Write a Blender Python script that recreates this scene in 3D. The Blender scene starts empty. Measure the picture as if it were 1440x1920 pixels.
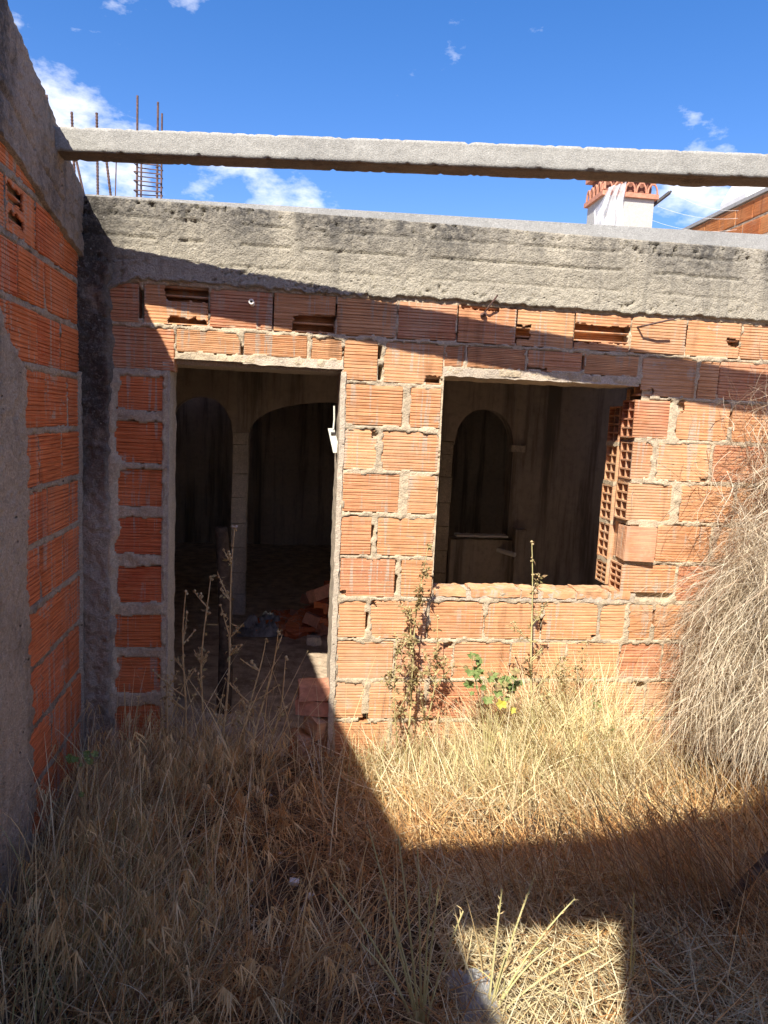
import bpy, math, random
import numpy as np
from mathutils import Vector, Matrix

rng = np.random.default_rng(7)
random.seed(7)
SC = bpy.context.scene
COL = SC.collection

# ------------------------------------------------------------------ camera
PIT, ROL, YAW = -0.1248, 0.0454, 0.1244
CAM = np.array([-0.7551, -3.5974, 1.5720])
fw = np.array([math.sin(YAW)*math.cos(PIT), math.cos(YAW)*math.cos(PIT), math.sin(PIT)])
rt = np.array([math.cos(YAW), -math.sin(YAW), 0.0])
up = np.cross(rt, fw)
rt, up = math.cos(ROL)*rt+math.sin(ROL)*up, -math.sin(ROL)*rt+math.cos(ROL)*up
cd = bpy.data.cameras.new('camera')
cd.sensor_fit = 'VERTICAL'; cd.sensor_height = 24.0; cd.lens = 1336.7/1920*24.0
cd.clip_start = 0.05; cd.clip_end = 1000
cam = bpy.data.objects.new('camera', cd); COL.objects.link(cam)
M = Matrix(((rt[0], up[0], -fw[0], CAM[0]), (rt[1], up[1], -fw[1], CAM[1]), (rt[2], up[2], -fw[2], CAM[2]), (0, 0, 0, 1)))
cam.matrix_world = M
SC.camera = cam

# ------------------------------------------------------------------ light
LX, LY, LZ = 0.44, 1.0, -1.2           # direction the sunlight travels
SUN_STRENGTH, SKY_STRENGTH, EXPOSURE = 3.8, 0.15, 1.32
el = math.atan2(-LZ, math.hypot(LX, LY)); az = math.atan2(-LX, -LY)
sd = bpy.data.lights.new('sun', 'SUN'); sd.energy = SUN_STRENGTH; sd.angle = math.radians(0.53); sd.color = (1.0, 0.94, 0.83)
sun = bpy.data.objects.new('sun', sd); COL.objects.link(sun)
sun.rotation_euler = Vector((LX, LY, LZ)).to_track_quat('-Z', 'Y').to_euler()
sun.location = (-3, -8, 9)
W = bpy.data.worlds.new('World'); SC.world = W; W.use_nodes = True
wt = W.node_tree; wt.nodes.clear()
def wn(t, **k):
    n = wt.nodes.new(t)
    for a, b in k.items(): setattr(n, a, b)
    return n
sky = wn('ShaderNodeTexSky', sky_type='NISHITA', sun_disc=False)
sky.sun_elevation = el; sky.sun_rotation = az; sky.air_density = 1.0; sky.dust_density = 0.6; sky.ozone_density = 2.2
hs = wn('ShaderNodeHueSaturation'); hs.inputs['Saturation'].default_value = 1.36; hs.inputs['Value'].default_value = 0.60
wt.links.new(sky.outputs[0], hs.inputs['Color'])
geo = wn('ShaderNodeTexCoord')
# fair-weather clouds: low, ragged banks all around the sky
mp = wn('ShaderNodeMapping'); mp.inputs['Scale'].default_value = (2.3, 2.3, 4.6); mp.inputs['Location'].default_value = (5.7, 6.1, 0.3)
wt.links.new(geo.outputs['Generated'], mp.inputs['Vector'])
n1 = wn('ShaderNodeTexNoise'); n1.inputs['Scale'].default_value = 2.6; n1.inputs['Detail'].default_value = 9; n1.inputs['Roughness'].default_value = 0.60
wt.links.new(mp.outputs[0], n1.inputs['Vector'])
acc = None
for (cx, cy, cz, r0) in ((-.33, .865, .38, .075), (-.285, .893, .345, .065), (-.21, .935, .28, .06), (-.126, .951, .283, .07), (-.06, .957, .28, .05), (.0125, .96, .278, .025), (.43, .82, .378, .022), (.50, .792, .352, .045), (.457, .84, .294, .03)):
    nv = wn('ShaderNodeVectorMath', operation='DISTANCE'); nz_ = wn('ShaderNodeVectorMath', operation='NORMALIZE'); wt.links.new(geo.outputs['Generated'], nz_.inputs[0])
    L_ = math.sqrt(cx*cx+cy*cy+cz*cz); wt.links.new(nz_.outputs[0], nv.inputs[0]); nv.inputs[1].default_value = (cx/L_, cy/L_, cz/L_)
    mr = wn('ShaderNodeMapRange'); mr.interpolation_type = 'SMOOTHSTEP'; mr.inputs[1].default_value = r0*1.9; mr.inputs[2].default_value = 0.0; mr.inputs[3].default_value = 0.0; mr.inputs[4].default_value = 0.12
    wt.links.new(nv.outputs['Value'], mr.inputs[0])
    if acc is None: acc = mr.outputs[0]
    else:
        ad = wn('ShaderNodeMath', operation='MAXIMUM'); wt.links.new(acc, ad.inputs[0]); wt.links.new(mr.outputs[0], ad.inputs[1]); acc = ad.outputs[0]
ad = wn('ShaderNodeMath', operation='ADD'); wt.links.new(acc, ad.inputs[0]); wt.links.new(n1.outputs[0], ad.inputs[1])
cr = wn('ShaderNodeValToRGB'); cr.color_ramp.elements[0].position = 0.575; cr.color_ramp.elements[1].position = 0.78
cr.color_ramp.elements[0].color = (0, 0, 0, 1); cr.color_ramp.elements[1].color = (1, 1, 1, 1)
wt.links.new(ad.outputs[0], cr.inputs[0])
mx = wn('ShaderNodeMix', data_type='RGBA'); mx.inputs['B'].default_value = (4.6, 4.5, 4.5, 1)
wt.links.new(cr.outputs[0], mx.inputs['Factor']); tn0 = wn('ShaderNodeMix', data_type='RGBA', blend_type='MULTIPLY'); tn0.inputs['Factor'].default_value = 1.0; tn0.inputs['B'].default_value = (1.15, 0.88, 1.0, 1); wt.links.new(hs.outputs[0], tn0.inputs['A']); wt.links.new(tn0.outputs['Result'], mx.inputs['A'])
bg = wn('ShaderNodeBackground'); bg.inputs['Strength'].default_value = SKY_STRENGTH
wt.links.new(mx.outputs['Result'], bg.inputs['Color'])
wo = wn('ShaderNodeOutputWorld'); wt.links.new(bg.outputs[0], wo.inputs[0])
vs = SC.view_settings; vs.view_transform = 'Standard'; vs.look = 'None'; vs.exposure = EXPOSURE; vs.gamma = 1.0; vs.use_curve_mapping = False
SC.cycles.max_bounces = 8; SC.cycles.diffuse_bounces = 5; SC.cycles.transparent_max_bounces = 16

# ------------------------------------------------------------------ helpers
def h3(i, j, k, s):
    h = (i*374761393 + j*668265263 + k*2147483647 + s*1274126177) & 0xffffffff
    h = ((h ^ (h >> 13))*1274126177) & 0xffffffff
    return ((h ^ (h >> 16)) & 0xffff)/65535.0
def vnoise(p, s=0):
    p = np.asarray(p, float); f = np.floor(p); i = f.astype(np.int64); t = p-f; t = t*t*(3-2*t)
    r = 0
    for a in (0, 1):
        for b in (0, 1):
            for c in (0, 1):
                wgt = (t[..., 0] if a else 1-t[..., 0])*(t[..., 1] if b else 1-t[..., 1])*(t[..., 2] if c else 1-t[..., 2])
                r = r+wgt*h3(i[..., 0]+a, i[..., 1]+b, i[..., 2]+c, s)
    return r
def fbm(p, o=4, s=0):
    r = 0; a = 0.5; tot = 0; p = np.asarray(p, float)
    for k in range(o):
        r = r+a*vnoise(p*(2.03**k), s+k); tot += a; a *= 0.55
    return r/tot           # 0..1
def P3(X, Z, sx, sz, y=0.37): return np.stack([X*sx, Z*sz, np.full_like(X, y)], -1)

def mesh_quads(name, V, F):
    V = np.asarray(V, np.float32); F = np.asarray(F, np.int32)
    me = bpy.data.meshes.new(name)
    me.vertices.add(len(V)); me.vertices.foreach_set('co', V.ravel())
    me.loops.add(F.size); me.loops.foreach_set('vertex_index', F.ravel())
    me.polygons.add(len(F)); me.polygons.foreach_set('loop_start', np.arange(0, F.size, F.shape[1], dtype=np.int32))
    me.update(calc_edges=True)
    return me
class MB:
    def __init__(s): s.v = []; s.f = []
    def add(s, v, f):
        o = len(s.v); s.v += [tuple(map(float, q)) for q in v]; s.f += [tuple(o+i for i in q) for q in f]; return s
    def box(s, x0, x1, y0, y1, z0, z1):
        return s.add([(x0, y0, z0), (x1, y0, z0), (x1, y1, z0), (x0, y1, z0), (x0, y0, z1), (x1, y0, z1), (x1, y1, z1), (x0, y1, z1)],
                     [(0, 3, 2, 1), (4, 5, 6, 7), (0, 1, 5, 4), (1, 2, 6, 5), (2, 3, 7, 6), (3, 0, 4, 7)])
    def tube(s, pts, rad, n=5, cap=True):
        pts = [Vector(p) for p in pts]
        if not hasattr(rad, '__len__'): rad = [rad]*len(pts)
        V = []; F = []
        ref = Vector((0.31, 0.77, 0.55))
        for i, p in enumerate(pts):
            d = (pts[min(i+1, len(pts)-1)]-pts[max(i-1, 0)]).normalized()
            a = d.cross(ref)
            if a.length < 1e-4: a = d.cross(Vector((1, 0, 0)))
            a.normalize(); b = d.cross(a)
            for k in range(n):
                t = 2*math.pi*k/n; V.append(p+(a*math.cos(t)+b*math.sin(t))*rad[i])
        for i in range(len(pts)-1):
            for k in range(n): F.append((i*n+k, i*n+(k+1) % n, (i+1)*n+(k+1) % n, (i+1)*n+k))
        if cap: F.append(tuple(range(n))[::-1]); F.append(tuple((len(pts)-1)*n+k for k in range(n)))
        return s.add(V, F)
    def blob(s, c, r, sq=(1, 1, 1)):
        c = Vector(c); d = [(1, 0, 0), (-1, 0, 0), (0, 1, 0), (0, -1, 0), (0, 0, 1), (0, 0, -1)]
        return s.add([c+Vector((a*r*sq[0], b*r*sq[1], e*r*sq[2])) for a, b, e in d],
                     [(0, 2, 4), (2, 1, 4), (1, 3, 4), (3, 0, 4), (2, 0, 5), (1, 2, 5), (3, 1, 5), (0, 3, 5)])
    def leaf(s, base, d, L, wd, nrm=None):
        base = Vector(base); d = Vector(d).normalized()
        sd_ = d.cross(Vector(nrm) if nrm else Vector((random.uniform(-1, 1), random.uniform(-1, 1), random.uniform(-1, 1))))
        if sd_.length < 1e-3: sd_ = d.cross(Vector((0, 0.1, 1)))
        sd_.normalize(); n = d.cross(sd_)
        return s.add([base, base+d*L*.4+sd_*wd*.5+n*L*.06, base+d*L-n*L*.15, base+d*L*.4-sd_*wd*.5+n*L*.06, base+d*L*.5], [(0, 1, 4), (1, 2, 4), (2, 3, 4), (3, 0, 4)])
    def mesh(s, name):
        me = bpy.data.meshes.new(name); me.from_pydata(s.v, [], s.f); me.update(); return me
def obj(name, me, mat=None, parent=None, smooth=False):
    if isinstance(me, MB): me = me.mesh(name)
    o = bpy.data.objects.new(name, me); COL.objects.link(o)
    if mat is not None and len(me.materials) == 0: me.materials.append(mat)
    if parent is not None: o.parent = parent
    if smooth: me.polygons.foreach_set('use_smooth', [True]*len(me.polygons))
    return o
def tag(o, label=None, cat=None, group=None, kind=None):
    if label: o['label'] = label
    if cat: o['category'] = cat
    if group: o['group'] = group
    if kind: o['kind'] = kind
    return o
def empty(name, loc=(0, 0, 0), rz=0, **k):
    o = bpy.data.objects.new(name, None); COL.objects.link(o); o.location = loc; o.rotation_euler = (0, 0, rz); o.empty_display_size = .1
    tag(o, **k); return o
def segs(brk, res):
    out = [brk[0]]
    for a, b in zip(brk[:-1], brk[1:]):
        n = max(1, int(round((b-a)/res))); out += list(a+(b-a)*np.arange(1, n+1)/n)
    return np.array(out)

# ------------------------------------------------------------------ materials
class NT:
    def __init__(s, name):
        s.m = bpy.data.materials.new(name); s.m.use_nodes = True; s.t = s.m.node_tree; s.t.nodes.clear()
        s.out = s.n('ShaderNodeOutputMaterial'); s.b = s.n('ShaderNodeBsdfPrincipled'); s.l(s.b.outputs[0], s.out.inputs[0])
        s.tc = s.n('ShaderNodeTexCoord'); s.b.inputs['Roughness'].default_value = .9; s.b.inputs['Specular IOR Level'].default_value = .2
    def n(s, t, **k):
        q = s.t.nodes.new(t)
        for a, b in k.items(): setattr(q, a, b)
        return q
    def l(s, a, b): s.t.links.new(a, b)
    def vec(s, scale=(1, 1, 1), loc=(0, 0, 0), src='Object'):
        q = s.n('ShaderNodeMapping'); q.inputs['Scale'].default_value = scale; q.inputs['Location'].default_value = loc
        s.l(s.tc.outputs[src], q.inputs['Vector']); return q.outputs[0]
    def noise(s, vec, scale, det=4, rough=.6, lac=2.0):
        q = s.n('ShaderNodeTexNoise'); q.inputs['Scale'].default_value = scale; q.inputs['Detail'].default_value = det; q.inputs['Roughness'].default_value = rough
        if vec is not None: s.l(vec, q.inputs['Vector'])
        return q.outputs[0]
    def vor(s, vec, scale):
        q = s.n('ShaderNodeTexVoronoi'); q.inputs['Scale'].default_value = scale; s.l(vec, q.inputs['Vector']); return q.outputs[0]
    def ramp(s, v, a, b, c0=0., c1=1.):
        q = s.n('ShaderNodeMapRange'); q.inputs[1].default_value = a; q.inputs[2].default_value = b; q.inputs[3].default_value = c0; q.inputs[4].default_value = c1
        q.interpolation_type = 'SMOOTHSTEP'; s.l(v, q.inputs[0]); return q.outputs[0]
    def math(s, op, a, b=None):
        q = s.n('ShaderNodeMath', operation=op)
        for i, x in enumerate((a, b)):
            if x is None: continue
            if isinstance(x, (int, float)): q.inputs[i].default_value = x
            else: s.l(x, q.inputs[i])
        return q.outputs[0]
    def mix(s, fac, a, b, mode='MIX'):
        q = s.n('ShaderNodeMix', data_type='RGBA', blend_type=mode)
        if isinstance(fac, (int, float)): q.inputs['Factor'].default_value = fac
        else: s.l(fac, q.inputs['Factor'])
        for nm, x in (('A', a), ('B', b)):
            if isinstance(x, tuple): q.inputs[nm].default_value = (*x, 1)
            else: s.l(x, q.inputs[nm])
        return q.outputs['Result']
    def bump(s, hgt, dist, strength=1.0, prev=None):
        q = s.n('ShaderNodeBump'); q.inputs['Distance'].default_value = dist; q.inputs['Strength'].default_value = strength; s.l(hgt, q.inputs['Height'])
        if prev is not None: s.l(prev, q.inputs['Normal'])
        return q.outputs[0]
    def col(s, c): s.l(c, s.b.inputs['Base Color']) if not isinstance(c, tuple) else setattr(s.b.inputs['Base Color'], 'default_value', (*c, 1))
    def nrm(s, n): s.l(n, s.b.inputs['Normal'])
    def sep(s, src='Object'):
        q = s.n('ShaderNodeSeparateXYZ'); s.l(s.tc.outputs[src], q.inputs[0]); return q.outputs
    def world(s):
        q = s.n('ShaderNodeNewGeometry'); return q.outputs['Position']
    def wmap(s, scale, loc=(0, 0, 0)):
        q = s.n('ShaderNodeMapping'); q.inputs['Scale'].default_value = scale; q.inputs['Location'].default_value = loc; s.l(s.world(), q.inputs['Vector']); return q.outputs[0]
    def rand(s): return s.n('ShaderNodeObjectInfo').outputs['Random']

def mat_brick(name, base, light, smear=.5):
    t = NT(name); w1 = t.wmap((1, 1, 1))
    r = t.rand()
    c = t.mix(t.ramp(r, 0, 1), base, light)
    r2 = t.math('FRACT', t.math('MULTIPLY', r, 7.31)); c = t.mix(t.ramp(r2, .45, 1, 0, .95), c, (base[0]*.88, base[1]*.70, base[2]*.85)); r3 = t.math('FRACT', t.math('MULTIPLY', r, 23.7)); c = t.mix(t.ramp(r3, .6, 1, 0, .5), c, (light[0]*1.05, light[1]*1.06, light[2]*1.05))
    big = t.noise(w1, 5.5, 4); c = t.mix(t.ramp(big, .35, .7, 0, .55), c, tuple(x*.72 for x in base))
    # long firing streaks along the extrusion
    st = t.noise(t.wmap((4, 4, 190)), 1.0, 3); c = t.mix(t.ramp(st, .45, .62, 0, .6), c, tuple(min(1, x*1.35) for x in light))
    st2 = t.noise(t.wmap((6, 6, 260), (3, 1, 7)), 1.0, 2); c = t.mix(t.ramp(st2, .5, .62, 0, .5), c, tuple(x*.45 for x in base))
    # cement runs and dust
    v = t.noise(t.wmap((38, 38, 2.2), (5, 5, 0)), 1.0, 3); v2 = t.noise(t.wmap((3, 3, 3), (9, 2, 4)), 1.0, 2)
    g = t.noise(t.wmap((90, 90, 60)), 1.0, 2)
    k = t.math('MULTIPLY', t.ramp(v, .54, .60), t.ramp(v2, .43, .55)); k = t.math('MULTIPLY', k, t.ramp(g, .3, .6, .35, 1))
    c = t.mix(t.math('MULTIPLY', k, smear), c, (.42, .37, .30)); pt_ = t.math('MULTIPLY', t.ramp(t.noise(t.wmap((4, 4, 6), (11, 3, 5)), 1.0, 5, .7), .60, .66), t.ramp(t.noise(w1, 60, 3), .35, .55, .3, 1)); c = t.mix(t.math('MULTIPLY', pt_, smear), c, (.44, .38, .30))
    du = t.noise(w1, 38, 5, .7); c = t.mix(t.ramp(du, .50, .72, 0, .40), c, (light[0]*.9, light[1]*1.15, light[2]*1.5)); c = t.mix(t.ramp(t.noise(t.wmap((2.2, 2.2, 1.6), (7, 7, 7)), 1.0, 5, .65), .47, .66, 0, .42), c, (light[0]*.95, light[1]*1.2, light[2]*1.6)); c = t.mix(t.ramp(t.noise(t.wmap((9, 9, 1.3), (1, 8, 2)), 1.0, 4, .6), .58, .70, 0, .45), c, tuple(x*.35 for x in base))
    t.col(c)
    t.nrm(t.bump(t.noise(w1, 150, 5, .7), .0022, .9)); t.b.inputs['Roughness'].default_value = .92
    return t.m
BRICK = mat_brick('brick_clay_sunny', (.54, .255, .118), (.63, .345, .175), .75)
BRICK_L = mat_brick('brick_clay_red', (.60, .165, .055), (.68, .22, .085), .85)
BRICK_R = mat_brick('brick_clay_orange', (.52, .19, .06), (.62, .26, .09), .2)

def mat_concrete(name, base, dark, grime=0.5, pale=None, zgrime=None, pit=1.0, bumpd=.006, scale=1.0, streak=.35, xdark=None):
    t = NT(name); w1 = t.wmap((scale,)*3)
    c = t.mix(t.ramp(t.noise(w1, 2.3, 5), .3, .7), base, pale or tuple(x*1.15 for x in base))
    f1 = t.noise(w1, 30, 6, .75)
    c = t.mix(t.ramp(f1, .35, .75, 0, .55), c, tuple(x*.62 for x in base))
    spk = t.noise(w1, 125, 3, .6); c = t.mix(t.ramp(spk, .44, .62, 0, .45), c, tuple(x*.55 for x in base)); c = t.mix(t.ramp(t.noise(w1, 70, 3, .6), .56, .66, 0, .5), c, tuple(min(1, x*1.4) for x in base))
    agg = t.vor(t.wmap((1, 1, 1)), 95*scale); c = t.mix(t.ramp(agg, .05, .32, .40, 0), c, tuple(min(1, x*1.45) for x in base))
    g = t.noise(t.wmap((1.6, 1.6, .5), (2, 7, 1)), 2.0, 6, .65)
    gm = t.ramp(g, .45, .66)
    if zgrime:                       # algae and soot washed down from the top edge
        z = t.n('ShaderNodeSeparateXYZ'); t.l(t.world(), z.inputs[0])
        gm = t.math('MULTIPLY', t.ramp(t.noise(t.wmap((2.2, 2.2, .7), (1, 3, 2)), 1.6, 6, .65), .32, .6), t.ramp(z.outputs[2], zgrime[0], zgrime[1]))
    gm = t.math('MULTIPLY', gm, t.ramp(t.noise(w1, 42, 4, .7), .3, .62, .35, 1))
    c = t.mix(t.math('MULTIPLY', gm, grime), c, dark)
    s = t.noise(t.wmap((14, 14, .7), (4, 0, 3)), 1.0, 4); c = t.mix(t.ramp(s, .5, .75, 0, streak), c, dark)
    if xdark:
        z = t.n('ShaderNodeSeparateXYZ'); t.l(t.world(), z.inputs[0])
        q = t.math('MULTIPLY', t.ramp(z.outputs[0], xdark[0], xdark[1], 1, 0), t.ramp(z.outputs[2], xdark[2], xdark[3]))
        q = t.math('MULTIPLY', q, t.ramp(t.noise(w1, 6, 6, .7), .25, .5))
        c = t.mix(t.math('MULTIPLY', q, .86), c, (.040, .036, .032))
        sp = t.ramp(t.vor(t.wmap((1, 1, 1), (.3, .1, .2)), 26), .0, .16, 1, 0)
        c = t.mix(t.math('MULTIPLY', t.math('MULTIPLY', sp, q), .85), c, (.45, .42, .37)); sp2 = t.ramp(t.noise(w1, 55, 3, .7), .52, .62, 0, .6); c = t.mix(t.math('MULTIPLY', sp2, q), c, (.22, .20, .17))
    pv = t.ramp(t.vor(t.wmap((1, 1, 1.4), (.2, .4, .1)), 24*scale), .0, .22, 1, 0); pm = t.ramp(t.noise(w1, 7, 3), .52, .66)
    pt = t.math('MULTIPLY', t.math('MULTIPLY', pv, pm), pit); c = t.mix(t.math('MULTIPLY', pt, .75), c, tuple(x*.35 for x in dark))
    t.col(c)
    hgt = t.math('SUBTRACT', t.math('ADD', t.math('MULTIPLY', f1, .8), t.math('MULTIPLY', spk, .8)), t.math('MULTIPLY', pt, .9))
    t.nrm(t.bump(hgt, bumpd, 1.0)); t.b.inputs['Roughness'].default_value = .95
    return t.m
MORTAR = mat_concrete('mortar', (.54, .435, .30), (.12, .11, .10), .35, pit=.7, bumpd=.006, streak=.2)
MORTAR_L = mat_concrete('mortar_grey', (.50, .40, .295), (.10, .085, .07), .75, pit=1.4, bumpd=.014, streak=.15)
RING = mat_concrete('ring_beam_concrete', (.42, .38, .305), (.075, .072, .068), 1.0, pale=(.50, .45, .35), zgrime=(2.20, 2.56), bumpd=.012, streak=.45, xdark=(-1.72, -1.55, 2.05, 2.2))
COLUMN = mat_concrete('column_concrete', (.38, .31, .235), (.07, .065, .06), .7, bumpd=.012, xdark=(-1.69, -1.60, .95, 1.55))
CAPM = mat_concrete('wall_cap_concrete', (.40, .31, .235), (.075, .068, .062), .9, bumpd=.012, streak=.6)
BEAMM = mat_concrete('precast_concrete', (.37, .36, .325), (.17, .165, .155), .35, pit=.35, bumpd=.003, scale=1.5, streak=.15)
BEAM_UNDER_SHADE = mat_concrete('precast_concrete_soffit_shade', (.21, .16, .125), (.06, .05, .045), .5, pit=.5, bumpd=.004, scale=1.5)  # darker copy of the beam concrete, underside shade put into the colour
COPING = mat_concrete('coping_concrete', (.36, .355, .335), (.2, .2, .19), .3, pit=.3, bumpd=.003, scale=1.4, streak=.1)
PLASTER = mat_concrete('jamb_plaster', (.54, .45, .345), (.2, .18, .16), .3, pit=.8, bumpd=.005, streak=.15)
def mat_interior(name, base):
    t = NT(name); w1 = t.wmap((1, 1, 1))
    c = t.mix(t.ramp(t.noise(w1, 1.6, 5), .3, .7), base, tuple(x*1.3 for x in base))
    s = t.noise(t.wmap((6.0, 6.0, .42)), 1.0, 8, .7); c = t.mix(t.ramp(s, .46, .64, 0, .80), c, tuple(x*.28 for x in base))
    s2 = t.noise(t.wmap((17, 17, .8), (3, 1, 0)), 1.0, 4); c = t.mix(t.ramp(s2, .55, .7, 0, .6), c, (.46, .38, .29))
    c = t.mix(t.ramp(t.noise(w1, 22, 5, .7), .4, .8, 0, .5), c, tuple(x*.5 for x in base))
    t.col(c); t.nrm(t.bump(t.noise(w1, 60, 5), .004, .8)); return t.m
INNER = mat_interior('stained_render', (.42, .36, .30))
STONE = mat_concrete('column_stone', (.66, .57, .46), (.2, .17, .14), .5, bumpd=.006, streak=.3)
def mat_simple(name, col, rough=.7, spec=.3, var=.25, sc=20, bump=.002, metal=0):
    t = NT(name); w1 = t.wmap((1, 1, 1)); n = t.noise(w1, sc, 5, .65)
    t.col(t.mix(t.ramp(n, .3, .7), tuple(x*(1-var) for x in col), tuple(min(1, x*(1+var)) for x in col)))
    t.nrm(t.bump(t.noise(w1, sc*4, 4), bump, .8)); t.b.inputs['Roughness'].default_value = rough; t.b.inputs['Specular IOR Level'].default_value = spec
    t.b.inputs['Metallic'].default_value = metal; return t.m
RUST = mat_simple('rusty_steel', (.13, .075, .06), .8, .3, .45, 60)
STEEL_DK = mat_simple('dark_steel', (.045, .04, .038), .6, .4, .4, 40)
WHITEP = mat_simple('white_paint', (.74, .72, .68), .7, .3, .06, 9, .001)
WHITEM = mat_simple('pale_metal', (.70, .70, .62), .5, .4, .1, 30)
TERRA = mat_simple('terracotta', (.50, .235, .15), .85, .2, .2, 25)
WOODD = mat_simple('dark_wood', (.085, .060, .042), .9, .2, .5, 18, .006)
DIRT = mat_simple('trampled_dirt', (.44, .34, .245), .98, .1, .35, 9, .012)
GROUNDM = mat_simple('dry_soil', (.10, .07, .045), .98, .1, .45, 12, .02)
RAG = mat_simple('grey_rag', (.28, .27, .26), .95, .1, .4, 14, .004)
CHIM = mat_concrete('chimney_render', (.46, .45, .41), (.38, .36, .33), .35, pit=.1, bumpd=.001, streak=.2)
def mat_plastic(name, tr=.35, bc=(.82, .83, .84)):
    t = NT(name); t.b.inputs['Base Color'].default_value = (*bc, 1); t.b.inputs['Roughness'].default_value = .28; t.b.inputs['Specular IOR Level'].default_value = .6
    a = t.n('ShaderNodeBsdfTransparent'); tl = t.n('ShaderNodeBsdfTranslucent'); tl.inputs[0].default_value = (*bc, 1)
    m1 = t.n('ShaderNodeMixShader'); m1.inputs[0].default_value = .35; t.l(t.b.outputs[0], m1.inputs[1]); t.l(tl.outputs[0], m1.inputs[2])
    m2 = t.n('ShaderNodeMixShader'); t.l(t.ramp(t.noise(t.wmap((7, 7, 7)), 2, 3), .3, .7, tr-.2, tr+.2), m2.inputs[0]); t.l(m1.outputs[0], m2.inputs[1]); t.l(a.outputs[0], m2.inputs[2])
    t.l(m2.outputs[0], t.out.inputs[0]); t.nrm(t.bump(t.noise(t.wmap((1, 1, 1)), 30, 3), .004, .6)); return t.m
PLASTIC = mat_plastic('clear_plastic_film')
def mat_plant(name, trans=.25):
    t = NT(name); a = t.n('ShaderNodeAttribute', attribute_name='tint'); t.l(a.outputs[0], t.b.inputs['Base Color'])
    t.b.inputs['Roughness'].default_value = .75; t.b.inputs['Specular IOR Level'].default_value = .25
    tl = t.n('ShaderNodeBsdfTranslucent'); t.l(a.outputs[0], tl.inputs[0]); m = t.n('ShaderNodeMixShader'); m.inputs[0].default_value = trans
    t.l(t.b.outputs[0], m.inputs[1]); t.l(tl.outputs[0], m.inputs[2]); t.l(m.outputs[0], t.out.inputs[0]); return t.m
STRAW = mat_plant('dry_straw', .22)
def mat_leaf(name, c1, c2, trans=.3):
    t = NT(name); c = t.mix(t.ramp(t.noise(t.wmap((1, 1, 1)), 30, 3), .35, .65), c1, c2); t.col(c)
    tl = t.n('ShaderNodeBsdfTranslucent'); t.l(c, tl.inputs[0]); m = t.n('ShaderNodeMixShader'); m.inputs[0].default_value = trans
    t.l(t.b.outputs[0], m.inputs[1]); t.l(tl.outputs[0], m.inputs[2]); t.l(m.outputs[0], t.out.inputs[0]); return t.m
STALK = mat_leaf('dry_stalk', (.66, .50, .26), (.48, .33, .16), .1)
STALK2 = mat_leaf('greenish_stalk', (.62, .55, .29), (.50, .46, .20), .15)
BUD = mat_leaf('dry_seed_heads', (.38, .26, .12), (.62, .50, .28), .15)
LEAFG = mat_leaf('green_leaves', (.16, .235, .07), (.28, .34, .13), .3)
LEAFY = mat_leaf('yellow_leaf', (.52, .46, .07), (.58, .52, .12), .3)
LEAFD = mat_leaf('olive_dry_leaves', (.36, .32, .14), (.24, .15, .08), .2)

# ------------------------------------------------------------------ brick pieces
BH = .196
def brick_mesh(seed, mat):
    r = random.Random(seed); pr = [(0, .006), (.004, .0005)]; z = .012
    while z < BH-.012:
        wd = r.uniform(.0020, .0036); dp = r.uniform(.0035, .0075)
        pr += [(z-wd, 0), (z-.0004, dp), (z+wd, r.uniform(0, .0006))]; z += r.choice((.0135, .0155, .0155, .018))*r.uniform(.93, 1.07)
    pr += [(BH-.004, .0005), (BH, .006), (BH, .10), (0, .10)]
    n = len(pr); V = []
    for x in (0, .012, .988, 1):
        e = .0035 if x in (0, 1) else 0
        for (zz, y) in pr: V.append((x, y+(e if y < .05 else 0), zz))
    F = []
    for c in range(3):
        for i in range(n): F.append((c*n+i, c*n+n+i, c*n+n+(i+1) % n, c*n+(i+1) % n))
    F.append(tuple(range(n))); F.append(tuple(3*n+i for i in range(n))[::-1])
    F = [f[::-1] for f in F]
    me = bpy.data.meshes.new('brick'); me.from_pydata(V, [], F); me.materials.append(mat); me.update(); return me
BM = {m.name: [brick_mesh(i*7+3, m) for i in range(6)] for m in (BRICK, BRICK_L, BRICK_R)}
def brick(parent, x0, x1, z0, z1, mat=BRICK, y=0.0, jit=.003):
    o = bpy.data.objects.new('brick', random.choice(BM[mat.name])); COL.objects.link(o); o.parent = parent
    o.location = (x0, y+random.uniform(-jit, jit), z0+random.uniform(-.002, .002)); o.scale = (x1-x0, 1, (z1-z0)/BH)
    o.rotation_euler = (random.uniform(-.006, .006), random.uniform(-.006, .006), random.uniform(-.006, .006)); return o
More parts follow.
